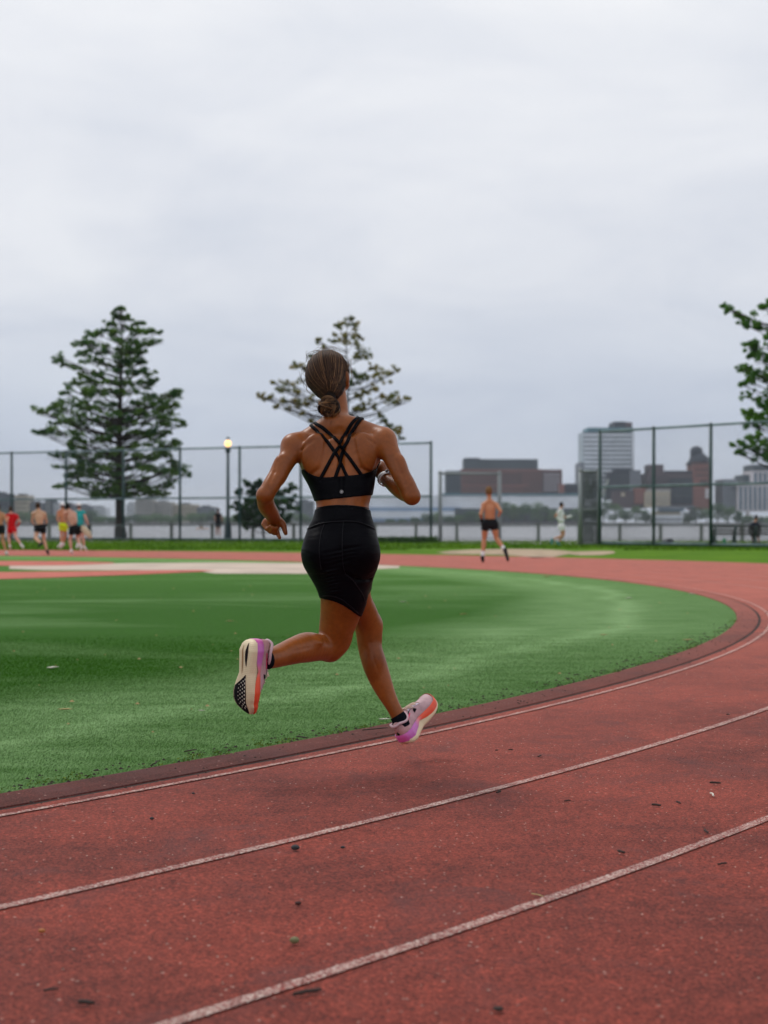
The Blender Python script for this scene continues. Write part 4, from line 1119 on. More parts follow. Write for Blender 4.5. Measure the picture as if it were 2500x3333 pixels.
def make_sock(owner, pts):
    mb = MB().tube([p[:3] for p in pts], [p[3] for p in pts], 24, cap=False)
    o = mb.build('sock', SM['sock'], owner, True); return o
# left shoe: heel up, sole turned to the viewer
xL = np.array([-0.075, 0.02, -1.0]); zL = np.array([0.70, 0.70, 0.02])
HL = U(800, 2080, -.325)
make_shoe(runner, HL, xL, zL, +1 if np.cross(zL, xL)[0] > 0 else -1, 'left', None, (1, 1, 0))
make_sock(runner, [UR(870, 2145, 34, -.22), UR(866, 2146, 35, -.225), UR(858, 2147, 35, -.238), UR(838, 2150, 32, -.262)])
# right shoe: seen from behind and its outer side
AR = U(1304, 2346, .28)
xR = np.array([.39, .74, .55]); zR = np.array([-.50, -.35, .75]); xR /= np.linalg.norm(xR); zR -= xR*(zR@xR); zR /= np.linalg.norm(zR)
HRr = AR-xR*.058-zR*.100
make_shoe(runner, HRr, xR, zR, +1, 'right', None, (0, 0, 1))
make_sock(runner, [UR(1293, 2328, 25, .281), UR(1298, 2336, 26, .28), UR(1304, 2350, 27, .28), UR(1311, 2366, 26, .28)])
# ------------------------------------------------------------------ people further off
M_SKINS = {k: mat('skin_'+k, c, 0.55, 0.3) for k, c in dict(pale=(0.62, 0.36, 0.24), tan=(0.50, 0.22, 0.11), pink=(0.62, 0.33, 0.25), mid=(0.48, 0.23, 0.13)).items()}
M_CL = {k: mat('cloth_'+k, c, 0.85, 0.15) for k, c in dict(black=(0.008, 0.009, 0.011), red=(0.50, 0.006, 0.010), yellow=(0.55, 0.75, 0.02), teal=(0.03, 0.36, 0.36), white=(0.75, 0.75, 0.76), grey=(0.42, 0.43, 0.44), navy=(0.015, 0.018, 0.035), brownhair=(0.05, 0.028, 0.016), blondhair=(0.17, 0.09, 0.035), blackhair=(0.012, 0.009, 0.008), cream=(0.62, 0.55, 0.38), tealshoe=(0.03, 0.22, 0.24), darkshoe=(0.02, 0.02, 0.025)).items()}
def figure(label, Y, J, skin='pale', hair='brownhair', shirt=None, shorts='black', shoes='white', socks=None, cap=None, group=None, hgt=1.75, short_len=0.45, girl=False, shirt_sleeve=False, long=False, yaw=0.0):
    """J: joints as (px, py, dY); head, neck, sL, sR, eL, eR, hL, hR (hands), waist, pL, pR, kL, kR, aL, aR, tL, tR (toes)"""
    s = hgt/1.75
    j = {k: np.array(P3(v[0], v[1], Y+(v[2] if len(v) > 2 else 0))) for k, v in J.items()}
    A = np.array(list(j.values())); lo = A.min(0)-0.22; hi = A.max(0)+0.22
    h = 0.013
    f = Field(lo, hi, h)
    up = j['neck']-(j['pL']+j['pR'])/2
    def cc(a, b, ra, rb, k=0.02): f.cone(a, b, ra*s, rb*s, k)
    mid = (j['pL']+j['pR'])/2; sh = (j['sL']+j['sR'])/2; wst = mid*0.62+sh*0.38
    def e3(c, r, k): f.ell(c, np.array(r)*s, k)
    hw = np.linalg.norm((j['sR']-j['sL'])[:2])/2
    e3(sh*0.72+mid*0.28, (max(hw/s*0.86, .11), 0.105, 0.17), 0.04); e3(wst, (0.125, 0.095, 0.12), 0.05); e3(mid+np.array([0, 0, .01]), (0.145, 0.11, 0.11), 0.05)
    cc(j['neck'], j['sL'], 0.055, 0.055, 0.04); cc(j['neck'], j['sR'], 0.055, 0.055, 0.04)
    cc(sh*0.9+mid*0.1, j['neck'], 0.06, 0.05, 0.03)
    FTr = f.F.copy()
    cc(j['neck'], j['head'], 0.05, 0.05, 0.02); e3(j['head'], (0.072, 0.088, 0.105), 0.02)
    e3(j['head']+np.array([math.sin(yaw)*.06, math.cos(yaw)*.06, -.05])*s, (0.045, 0.045, 0.05), 0.02)
    for q in 'LR':
        cc(j['s'+q], j['e'+q], 0.050, 0.037, 0.025); cc(j['e'+q], j['h'+q], 0.038, 0.026, 0.01)
        d = j['h'+q]-j['e'+q]; d /= np.linalg.norm(d)+1e-9
        e3(j['h'+q]+d*0.04*s, (0.032, 0.035, 0.042), 0.012)
        for k in range(4): cc(j['h'+q]+d*.06*s+np.array([.012*(k-1.5), .01, 0])*s, j['h'+q]+d*.10*s+np.array([.012*(k-1.5), .02, -.012])*s, .010, .008, .004)
        cc(j['h'+q]+d*.02*s, j['h'+q]+d*.06*s+np.array([-.03 if q == 'R' else .03, 0, 0])*s, .012, .009, .004)
    FA = f.F.copy()
    for q in 'LR':
        cc(j['p'+q], j['k'+q]*0.5+j['p'+q]*0.5, 0.092, 0.076, 0.03); cc(j['k'+q]*0.5+j['p'+q]*0.5, j['k'+q], 0.076, 0.052, 0.01)
        cf = j['k'+q]*0.68+j['a'+q]*0.32
        cc(j['k'+q], cf, 0.052, 0.056, 0.015); cc(cf, j['a'+q], 0.056, 0.033, 0.015)
        cc(j['a'+q], j['t'+q], 0.035, 0.026, 0.015)
    base = mid.copy(); base[2] = 0
    root = tag(empty('person', tuple(base)), label, 'person', group)
    put(obj('body', f.mesh('body', smooth_it=1), M_SKINS[skin]), root)
    X, Y_, Z = f.coords(np.zeros(3, int), f.n)
    def halfp(p, n): n = n/np.linalg.norm(n); return n[0]*(X-p[0])+n[1]*(Y_-p[1])+n[2]*(Z-p[2])
    upn = (sh-mid)/np.linalg.norm(sh-mid)
    if shorts:
        reg = np.full(f.F.shape, 1.0, np.float32)
        reg = np.minimum(reg, np.maximum(halfp(mid+upn*0.12*s, upn), -halfp(mid-upn*0.06*s, upn)))
        for q in 'LR':
            a, b = j['p'+q], j['k'+q]; ab = b-a; L = np.linalg.norm(ab); ab = ab/L
            t = (X-a[0])*ab[0]+(Y_-a[1])*ab[1]+(Z-a[2])*ab[2]
            rd = np.sqrt(np.maximum((X-a[0])**2+(Y_-a[1])**2+(Z-a[2])**2-t*t, 0))
            reg = np.minimum(reg, np.maximum(np.maximum(rd-0.15*s, t-short_len*L), -t-0.05))
        loose = np.maximum(f.F-0.018, reg).astype(np.float32)
        put(obj('shorts' if not long else 'trousers', f.mesh('shorts', loose, 1), M_CL[shorts]), root)
    if shirt:
        base_f = FA if shirt_sleeve else FTr
        reg = np.maximum(halfp(j['neck']+upn*0.01, upn), -halfp(mid+upn*(-0.02), upn))
        if shirt_sleeve:
            for q in 'LR':
                a, b = j['s'+q], j['e'+q]; ab = b-a; L = np.linalg.norm(ab); ab = ab/L
                t = (X-a[0])*ab[0]+(Y_-a[1])*ab[1]+(Z-a[2])*ab[2]; rd = np.sqrt(np.maximum((X-a[0])**2+(Y_-a[1])**2+(Z-a[2])**2-t*t, 0))
                if not long: reg = np.maximum(reg, np.minimum(0.10-rd*0-0.10+(t-0.5*L), 0.075*s-rd+0*t)*(-1)*(-1) if False else np.where((t > 0.55*L) & (rd < 0.075*s), 0.05, -1.0))
        put(obj('shirt', f.mesh('shirt', np.maximum(base_f-0.016, reg).astype(np.float32), 1), M_CL[shirt]), root)
    # hair / cap
    hd = j['head']; fh_ = Field(hd-0.16, hd+0.16, 0.012)
    fh_.ell(hd+np.array([-math.sin(yaw)*.012, -math.cos(yaw)*.012, .016])*s, np.array((0.084, 0.100, 0.112))*s, 0)
    if girl: fh_.cone(hd+np.array([0, -.07, 0])*s, hd+np.array([0, -.10, -.16])*s, .035*s, .02*s, .03)
    Xh, Yh, Zh = fh_.coords(np.zeros(3, int), fh_.n)
    fr = (Xh-hd[0])*math.sin(yaw)+(Yh-hd[1])*math.cos(yaw)
    cut = np.maximum(fr-0.045*s-0.3*(Zh-hd[2]), np.minimum(-(Zh-hd[2]+0.055*s), fr+0.02))
    if not girl: cut = np.maximum(cut, -(Zh-hd[2]+0.075*s))
    put(obj('hair', fh_.mesh('hair', np.maximum(fh_.F, cut).astype(np.float32), 1), M_CL[hair]), root)
    if cap:
        cp = np.maximum(fh_.F-0.010, -(Zh-hd[2]-0.015*s)).astype(np.float32)
        c_ = put(obj('cap', fh_.mesh('cap', cp, 1), M_CL[cap]), root)
        bx = hd+np.array([math.sin(yaw)*.12, math.cos(yaw)*.12, .03])*s
        put(obj('peak', MB().ball(bx, (0.07*s, 0.07*s, 0.010), 12, 6).mesh('peak', True), M_CL[cap]), c_)
    # socks and shoes
    for q in 'LR':
        a, t_ = j['a'+q], j['t'+q]; d = t_-a; L = np.linalg.norm(d); d /= L
        sg = a-(j['k'+q]-a)/np.linalg.norm(j['k'+q]-a)*(-.0)
        fs = Field(np.minimum(a, t_)-0.12, np.maximum(a, t_)+0.12, 0.010)
        shank = (j['k'+q]-a)/np.linalg.norm(j['k'+q]-a)
        heel = a-shank*0.055*s-d*0.045*s; tip = t_-shank*0.01
        fs.cone(heel, t_-shank*0.0, .040*s, .036*s, .0); fs.cone(a-shank*0.02, heel, .045*s, .042*s, .02)
        fs.cone(a, heel*.4+t_*.6, .042*s, .038*s, .015)
        put(obj('shoe', fs.mesh('shoe', smooth_it=1), M_CL[shoes]), root)
        if socks:
            MB().tube([a+shank*0.01, a+shank*0.12*s], [.044*s, .048*s], 12, False).build('sock', M_CL[socks], root, True)
    return root
def mirror_default(): pass
# the man nearest behind her, on the far side of the bend
figure('shirtless blond man in short black shorts running away on the track, white socks', 41.5,
  dict(head=(1591,1600), neck=(1593,1630), sL=(1574,1643,.0), sR=(1616,1644,0), eL=(1565,1674,-.1), eR=(1630,1664,-.18), hL=(1569,1694,.15), hR=(1624,1676,.08), pL=(1581,1706), pR=(1608,1706),
       kL=(1576,1756,.10), kR=(1616,1752,.05), aL=(1571,1811,.0), aR=(1643,1790,-.3), tL=(1572,1826,.13), tR=(1653,1822,-.33)), 'tan', 'blondhair', None, 'black', 'darkshoe', 'white', hgt=1.82, short_len=.38)
figure('runner in white shirt and white shorts seen from the side near the railing', 71,
  dict(head=(1828,1643), neck=(1825,1657,-.0), sL=(1822,1662,-.12), sR=(1828,1663,.12), eL=(1807,1680,-.2), eR=(1838,1685,.2), hL=(1822,1692,-.18), hR=(1853,1681,.25), pL=(1826,1714,-.08), pR=(1830,1714,.08),
       kL=(1832,1743,-.08), kR=(1836,1738,.1), aL=(1799,1757,-.1), aR=(1818,1765,.1), tL=(1796,1770,-.1), tR=(1824,1775,.1)), 'mid', 'blackhair', 'white', 'white', 'tealshoe', hgt=1.72, yaw=math.radians(80), shirt_sleeve=True)
GRP = 'runners on the far left bend of the track'
figure('shirtless tanned man in black shorts cut off by the left photo edge', 50,
  dict(head=(-6,1652), neck=(-6,1668), sL=(-20,1675), sR=(12,1676), eL=(-26,1700,-.1), eR=(22,1698,-.1), hL=(-18,1712,.15), hR=(26,1684,.15), pL=(-8,1720), pR=(7,1720), kL=(-10,1755,.15), kR=(8,1757,.05),
       aL=(-14,1790,-.2), aR=(20,1797,0), tL=(-20,1800,-.2), tR=(24,1807,.12)), 'tan', 'brownhair', None, 'black', 'white', group=GRP, hgt=1.5)
figure('man in bright red T-shirt and red shorts running at far left', 60,
  dict(head=(34,1658), neck=(36,1672), sL=(24,1680), sR=(54,1680), eL=(22,1702,.1), eR=(64,1698,-.1), hL=(30,1716,.2), hR=(58,1710,.12), pL=(33,1722), pR=(46,1722), kL=(28,1748,.1), kR=(52,1748,-.1),
       aL=(32,1776,0), aR=(68,1772,-.3), tL=(34,1786,.12), tR=(76,1782,-.35)), 'pink', 'brownhair', 'red', 'red', 'white', group=GRP, hgt=1.5, shirt_sleeve=True)
figure('shirtless pale man in black shorts running alone, third from the left edge', 51,
  dict(head=(123,1647), neck=(126,1663), sL=(108,1671), sR=(145,1672), eL=(104,1696,.1), eR=(152,1697,.1), hL=(114,1712,.2), hR=(148,1712,.2), pL=(122,1718), pR=(140,1718), kL=(116,1752,-.1), kR=(143,1756,.1),
       aL=(134,1768,-.45), aR=(153,1792,0), tL=(126,1776,-.55), tR=(158,1803,.12)), 'pale', 'brownhair', None, 'black', 'darkshoe', group=GRP, hgt=1.55)
figure('shirtless man in neon yellow shorts and white cap behind the pink-backed runner', 58,
  dict(head=(203,1646), neck=(203,1660), sL=(190,1667), sR=(217,1667), eL=(187,1690,-.1), eR=(221,1690,.1), hL=(195,1704,-.2), hR=(214,1702,.2), pL=(200,1712), pR=(213,1712), kL=(200,1740,0), kR=(212,1742,.1),
       aL=(200,1768,-.1), aR=(206,1770,.1), tL=(190,1779,-.1), tR=(198,1781,.1)), 'tan', 'brownhair', None, 'yellow', 'white', group=GRP, hgt=1.55, cap='white', yaw=math.radians(-40), short_len=.5)
figure('shirtless pink-backed man in black shorts beside the teal vest runner', 50.5,
  dict(head=(220,1650), neck=(226,1664), sL=(212,1669), sR=(244,1672), eL=(210,1694,.1), eR=(248,1697,-.1), hL=(220,1708,.2), hR=(240,1712,.12), pL=(235,1720), pR=(252,1720), kL=(228,1757,.05), kR=(252,1752,.2),
       aL=(232,1791,0), aR=(262,1776,-.2), tL=(236,1802,.14), tR=(264,1788,-.2)), 'pink', 'blackhair', None, 'black', 'white', group=GRP, hgt=1.55, short_len=.55)
figure('runner in teal sleeveless vest and white cap at the right of the left group', 58,
  dict(head=(257,1647), neck=(258,1662), sL=(245,1670), sR=(273,1670), eL=(243,1694,.1), eR=(282,1693,-.05), hL=(250,1708,.2), hR=(288,1712,.05), pL=(254,1720), pR=(266,1720), kL=(258,1748,.1), kR=(270,1750,.0),
       aL=(254,1770,-.2), aR=(274,1779,0), tL=(250,1782,-.25), tR=(282,1790,.1)), 'pink', 'brownhair', 'teal', 'black', 'white', group=GRP, hgt=1.6, cap='white')
sh_ = MB().ball(P3(281, 1731, 57.9), (0.14, 0.06, 0.22), 12, 8)
for v in range(len(sh_.v)):
    x, y, z = sh_.v[v]; q = P3(281, 1731, 57.9); sh_.v[v] = (x+(q.z-z)*0.6+0.02*math.sin(z*40), y+0.02*math.sin(x*50), z)
tag(sh_.build('bundled_shirt', M_CL['cream'], None, True), 'pale cream shirt carried bundled in the hand of the teal runner', 'shirt')
figure('woman in black dress walking by the railing left of the lamp post', 92,
  dict(head=(711,1661), neck=(710,1670), sL=(702,1675), sR=(718,1675), eL=(699,1688), eR=(722,1688,.05), hL=(702,1699,.1), hR=(723,1698,.15), pL=(706,1706), pR=(714,1706), kL=(706,1724), kR=(714,1724,.05),
       aL=(706,1744,0), aR=(716,1744,.05), tL=(706,1749,.12), tR=(718,1749,.1)), 'pink', 'brownhair', 'black', 'black', 'white', hgt=1.65, girl=True, short_len=.5)
# person on the bench
figure('person in dark hooded coat sitting on the riverside bench', 74.3,
  dict(head=(2462,1684), neck=(2458,1700), sL=(2443,1712), sR=(2472,1712), eL=(2440,1733,.05), eR=(2474,1733,.05), hL=(2448,1741,.3), hR=(2468,1741,.3), pL=(2449,1741,0), pR=(2467,1741,0), kL=(2450,1738,.45), kR=(2468,1738,.45),
       aL=(2450,1765,.45), aR=(2470,1765,.45), tL=(2452,1770,.6), tR=(2474,1770,.6)), 'mid', 'blackhair', 'navy', 'navy', 'darkshoe', hgt=1.65, shirt_sleeve=True, long=True, short_len=.95, yaw=math.radians(60))
# ------------------------------------------------------------------ fences, lamp, railing, benches
M_POST = mat('dark_green_steel', (0.008, 0.042, 0.040), 0.45, 0.5, 0.3, 3); M_RAILG = mat('sky_lit_rail', (0.11, 0.17, 0.18), 0.5, 0.5, 0.3, 3)  # rails coloured lighter than the posts, standing in for reflected sky
M_GALV = mat('galvanised_steel', (0.23, 0.25, 0.26), 0.5, metal=0.3)
M_WIRE = mat('fence_wire', (0.06, 0.075, 0.085), 0.6, metal=0.2)
def chain_link(a, b, z0, z1, parent, pitch=0.10, w=0.0035, m=None):
    """woven wire between two ground points: real zigzag diagonals"""
    a = np.array(a[:2], float); b = np.array(b[:2], float); L = np.linalg.norm(b-a); H = z1-z0; d = (b-a)/L; nrm = np.array([-d[1], d[0]])
    V = []; F = []
    def wire(u0, v0, u1, v1, off):
        dv = np.array([u1-u0, v1-v0]); dv /= np.linalg.norm(dv)+1e-9; pn = np.array([-dv[1], dv[0]])*w/2
        base = len(V)
        for (u, v) in ((u0, v0), (u1, v1)):
            for (sx, o) in ((-1, 0), (1, 0), (0, w)):
                uu, vv = u+pn[0]*sx, v+pn[1]*sx
                p = a+d*uu+nrm*(off+o); V.append((p[0], p[1], z0+vv))
        for k in range(3): F.append((base+k, base+(k+1) % 3, base+3+(k+1) % 3, base+3+k))
    n = int((L+H)/pitch)
    for i in range(n):
        s_ = i*pitch
        u0, v0 = (s_, 0) if s_ <= L else (L, s_-L)
        u1, v1 = (s_-H, H) if s_ >= H else (0, s_)
        wire(u0, v0, u1, v1, 0.0); wire(L-u0, v0, L-u1, v1, w)
    me = npmesh('wire_mesh', np.array(V), np.array(F), False)
    o = obj('wire_mesh', me, m or M_WIRE); put(o, parent); return tag(o, kind='stuff')
def fence(label, pts, H, rails, pr=0.07, rr_=0.05, m=M_POST, pitch=0.10, extra=0.0, group=None, name='chain_link_fence', mesh=True, w=0.0035):
    root = tag(empty(name, (pts[0][0], pts[0][1], 0)), label, 'fence', group)
    for p in pts:
        mb = MB().tube([(p[0], p[1], 0), (p[0], p[1], H+extra)], pr, 10); mb.ball((p[0], p[1], H+extra), pr*1.15, 10, 6); mb.build('post', m, root, True)
    for z in rails:
        for a, b in zip(pts[:-1], pts[1:]):
            MB().tube([(a[0], a[1], z), (b[0], b[1], z)], rr_, 8).build('rail', M_RAILG if m is M_POST else m, root, True)
    if mesh:
        for a, b in zip(pts[:-1], pts[1:]): chain_link(a, b, 0.03, H, root, pitch, w)
    return root
def onl(px, A, B):      # point where the sight line of column px meets the ground line AB
    k = (px-1250)/FPX; ax, ay = A; bx, by = B; dx, dy = bx-ax, by-ay
    t = (k*ay-ax)/(dx-k*dy); return (ax+dx*t, ay+dy*t)
LA, LB = (2.34, 83.0), (-20.9, 95.0)
ptsA = [onl(x, LA, LB) for x in (1403, 1190, 979, 780, 586, 402, 215, 38, -135)]
fence('tall dark green chain-link fence on the left, behind the runners', ptsA, 4.92, [4.90, 2.28, 0.12])
RA, RB = (9.29, 72.7), (13.08, 67.7)
ptsB = [onl(x, RA, RB) for x in (1953, 2128, 2314, 2516, 2730)]
fence('tall dark green chain-link fence on the right, in front of the benches', ptsB, 4.92, [4.90, 2.52, 0.12])
# low backstop frame and the gate seen nearly end on
pc = P3(1433, 1765, 84.0); pd = P3(1626, 1765, 84.6)
fence('lower grey chain-link frame standing alone right of the tall left fence', [(pc.x, pc.y), (pd.x, pd.y)], 3.45, [3.43], .10, .06, M_GALV, 0.12)
g0, g1 = P3(1890, 1775, 73.5), P3(1951, 1775, 73.3)
gate = fence('grey mesh gate section left of the tall right fence', [(g0.x, g0.y), (g1.x, g1.y)], 3.25, [3.22, 1.55, 0.1], .10, .045, M_GALV, 0.055, name='mesh_gate', w=.010)
for k, dy in enumerate((0.35, 0.7, 1.05)): chain_link((g0.x, g0.y+dy), (g1.x, g1.y+dy*0.4), 0.05, 3.2, gate, 0.06, .009, M_GALV)
for a, b in (((1905, 1545), (1922, 1610)), ((1938, 1540), (1922, 1610)), ((1938, 1540), (1960, 1612)), ((1980, 1560), (1962, 1612))):
    MB().tube([P3(a[0], a[1], 74.3), P3(b[0], b[1], 74.3)], .045, 6).build('brace', mat('brace_paint', (0.55, 0.57, 0.6), .5), gate)

# lamp post
M_LAMPP = mat('lamp_post_paint', (0.020, 0.045, 0.050), 0.4)
lm = P3(742, 1760, 90.0); lamp = tag(empty('street_lamp', (lm.x, 90.0, 0)), 'dark green lamp post with a glowing yellow globe', 'street lamp')
MB().tube([(lm.x, 90, 0), (lm.x, 90, .25), (lm.x, 90, .9), (lm.x, 90, 1.0), (lm.x, 90, 4.7)], [.22, .20, .17, .10, .075], 12).build('pole', M_LAMPP, lamp, True)
MB().tube([(lm.x, 90, 4.68), (lm.x, 90, 4.78), (lm.x, 90, 4.86), (lm.x, 90, 4.98)], [.08, .16, .13, .19], 14).build('globe_holder', M_LAMPP, lamp, True)
M_GLOW = bpy.data.materials.new('lit_globe'); M_GLOW.use_nodes = True
pb = M_GLOW.node_tree.nodes['Principled BSDF']; pb.inputs['Base Color'].default_value = (0.8, 0.7, 0.4, 1)
pb.inputs['Emission Color'].default_value = (1.0, 0.50, 0.13, 1); pb.inputs['Emission Strength'].default_value = 2.4
MB().ball((lm.x, 90, 5.20), (.17, .17, .175), 18, 12).build('globe', M_GLOW, lamp, True)
MB().tube([(lm.x, 90, 5.42), (lm.x, 90, 5.48), (lm.x, 90, 5.56)], [.12, .10, .02], 10).build('cap', M_LAMPP, lamp, True)

# riverside railing
M_RAIL = mat('railing_steel', (0.10, 0.13, 0.13), 0.6, 0.4); M_RPOST = mat('railing_post', (0.13, 0.15, 0.135), 0.8)
rl = tag(empty('railing', (0, 91.2, 0)), 'grey steel picket railing along the river edge', 'railing')
YR = 91.2; x0 = (160-1250)/FPX*YR; nb = 20
for i in range(-2, nb):
    x = x0+i*2.2; xa, xb = x+.09, x+2.2-.09
    MB().box((x-.09, YR-.09, 0), (x+.09, YR+.09, .92)).box((x-.11, YR-.11, .92), (x+.11, YR+.11, .96)).build('post', M_RPOST, rl)
    if i < nb-1:
        MB().box((xa, YR-.03, .82), (xb, YR+.03, .87)).build('rail', M_RAIL, rl); MB().box((xa, YR-.02, .10), (xb, YR+.02, .14)).build('rail', M_RAIL, rl)
        mb = MB(); k = xa+.08
        while k < xb-.04: mb.box((k-.011, YR-.011, .142), (k+.011, YR+.011, .818)); k += .115
        tag(mb.build('pickets', M_RAIL, rl), kind='stuff')

# benches, seen from behind
M_SLAT = mat('bench_slat_wood', (0.030, 0.026, 0.022), 0.7, 0.3, 0.3, 5); M_IRON = mat('bench_iron', (0.02, 0.045, 0.04), 0.6)
def bench(px0, px1, Y, label, nleg):
    a = P3(px0, 1773, Y); b = P3(px1, 1773, Y); root = tag(empty('park_bench', (a.x, Y, 0)), label, 'bench', 'benches along the riverside path')
    for k, z in enumerate((.80, .66, .52)):
        MB().box((a.x, Y-.02+.03*k, z-.045), (b.x, Y+.02+.03*k, z+.045)).build('back_slat', M_SLAT, root)
    for k in range(4):
        MB().box((a.x, Y+.12+.115*k, .405), (b.x, Y+.21+.115*k, .44)).build('seat_slat', M_SLAT, root)
    for k in range(nleg):
        x = a.x+.12+(b.x-a.x-.24)*k/(nleg-1)
        MB().tube([(x, Y-.05, 0), (x, Y+.05, .24), (x, Y+.10, .39), (x, Y+.03, .60), (x, Y-.06, .86)], .045, 6).tube([(x, Y+.58, 0), (x, Y+.50, .22), (x, Y+.52, .39)], .045, 6).tube([(x, Y+.10, .385), (x, Y+.54, .385)], .025, 6) \
            .tube([(x, Y+.0, .64), (x, Y+.30, .66), (x, Y+.52, .60), (x, Y+.54, .39)], .024, 6).build('leg', M_IRON, root, True)
bench(2320, 2600, 74.0, 'long slatted park bench facing the river with a person on it', 5)
M_BAG = mat('black_bag_cloth', (0.012, 0.012, 0.016), 0.8, bump=.5, bscale=12, bdist=.03)
bp = P3(2170, 1772, 71.8)
bag = tag(empty('duffel_bag', (bp.x, 71.8, 0)), 'black duffel bag lying on the grass behind the right fence', 'bag')
bf = Field((bp.x-.4, 71.5, -.05), (bp.x+.4, 72.1, .45), .015)
bf.cone((bp.x-.20, 71.8, .10), (bp.x+.16, 71.8, .14), .10, .13, .02); bf.cone((bp.x+.05, 71.8, .18), (bp.x+.22, 71.8, .24), .08, .05, .05)
put(obj('bag_body', bf.mesh('bag_body'), M_BAG), bag)
MB().tube([(bp.x-.18, 71.7, .17), (bp.x-.05, 71.68, .30), (bp.x+.1, 71.68, .29), (bp.x+.17, 71.7, .2)], .012, 6).build('bag_handle', M_BAG, bag, True)
M_GREENBAG = mat('green_plastic', (0.005, 0.20, 0.07), 0.5)
gp = P3(2358, 1773, 73.2)
gb = tag(empty('green_bottle', (gp.x, 73.2, 0)), 'green bottle standing under the bench', 'bottle')
MB().tube([(gp.x, 73.2, 0.0), (gp.x, 73.2, .22), (gp.x, 73.2, .27), (gp.x, 73.2, .30)], [.07, .075, .05, .03], 12).build('bottle_body', M_GREENBAG, gb, True)
MB().tube([(gp.x, 73.2, .302), (gp.x, 73.2, .335)], .034, 10).build('bottle_cap', M_IRON, gb, True)

# low dark shrubs under the fences
M_SHRUB = mat('low_shrub_leaves', (0.02, 0.055, 0.015), 0.8, 0.2, col2=(0.05, 0.11, 0.02), vscale=4)
def leaves(n, cen, rad, size, rnd, flat=1.0):
    """n small bent quads spread through ellipsoids (cen, rad arrays)"""
    k = rnd.integers(0, len(cen), n); d = rnd.normal(0, 1, (n, 3)); d /= np.linalg.norm(d, axis=1, keepdims=True)
    r_ = rnd.random(n)**0.45; P = cen[k]+d*rad[k]*r_[:, None]
    a = rnd.normal(0, 1, (n, 3)); a /= np.linalg.norm(a, axis=1, keepdims=True); b = np.cross(a, rnd.normal(0, 1, (n, 3))); b /= np.linalg.norm(b, axis=1, keepdims=True)
    s_ = (size*(0.6+0.8*rnd.random(n)))[:, None]
    V = np.stack([P-a*s_, P-b*s_*.5, P+a*s_, P+b*s_*.5], 1).reshape(-1, 3); return V, np.arange(4*n).reshape(-1, 4)
cen = []; rad_ = []
for x in np.arange(1215, 1420, 7): p = P3(x, 1762, 82.0+R_.uniform(-.3, .3)); cen.append((p.x, p.y, .12)); rad_.append((.25, .25, .18+R_.random()*.08))
for x in list(np.arange(-20, 1210, 30)): p = P3(x, 1762, 84+(1210-x)*0.009); cen.append((p.x, p.y, .04)); rad_.append((.5, .2, .10))
V, F = leaves(9000, np.array(cen), np.array(rad_), 0.05, NR)
tag(obj('ground_cover', npmesh('ground_cover', V, F, False), M_SHRUB), 'low dark weeds and shrubs along the foot of the left fence', 'shrubs', kind='stuff')
cen = [(P3(x, 1775, 71)[0], onl(x, RA, RB)[1]+.3, .03) for x in range(1975, 2560, 18)]
V, F = leaves(5000, np.array(cen), np.array([(.4, .3, .10)]*len(cen)), 0.05, NR)
tag(obj('ground_cover', npmesh('ground_cover', V, F, False), M_SHRUB), 'low grass and weeds along the foot of the right fence', 'shrubs', kind='stuff')

# ------------------------------------------------------------------ trees
M_BARK = mat('bark', (0.045, 0.036, 0.030), 0.95, 0.2, 0.4, 3, 0.7, 12, bdist=.05)
def leaf_mat(name, a, b):
    m = bpy.data.materials.new(name); m.use_nodes = True; nt = m.node_tree; p = nt.nodes['Principled BSDF']
    g = nt.nodes.new('ShaderNodeNewGeometry'); f = noise_n(nt, g.outputs['Position'], 0.9, 3, 0.6)
    r = nt.nodes.new('ShaderNodeMath'); nt.links.new(ramp_n(nt, f, [(0.35, a), (0.65, b)]), p.inputs['Base Color'])
    nt.nodes.remove(r); p.inputs['Roughness'].default_value = 0.6; p.inputs['Specular IOR Level'].default_value = 0.2
    tr = nt.nodes.new('ShaderNodeBsdfTranslucent'); nt.links.new(ramp_n(nt, f, [(0.35, tuple(x*1.3 for x in a)), (0.65, tuple(x*1.6 for x in b))]), tr.inputs[0])
    mxs = nt.nodes.new('ShaderNodeMixShader'); mxs.inputs[0].default_value = 0.45; nt.links.new(p.outputs[0], mxs.inputs[1]); nt.links.new(tr.outputs[0], mxs.inputs[2])
    nt.links.new(mxs.outputs[0], nt.nodes['Material Output'].inputs[0])
    return m
M_LEAF1 = leaf_mat('oak_leaves', (0.024, 0.090, 0.026), (0.105, 0.190, 0.024))
M_LEAF2 = leaf_mat('sparse_tree_leaves', (0.075, 0.120, 0.028), (0.23, 0.18, 0.03))
M_LEAF3 = leaf_mat('broad_leaves', (0.022, 0.110, 0.008), (0.095, 0.22, 0.012))
M_LEAF4 = leaf_mat('small_tree_leaves', (0.015, 0.055, 0.018), (0.04, 0.095, 0.02))
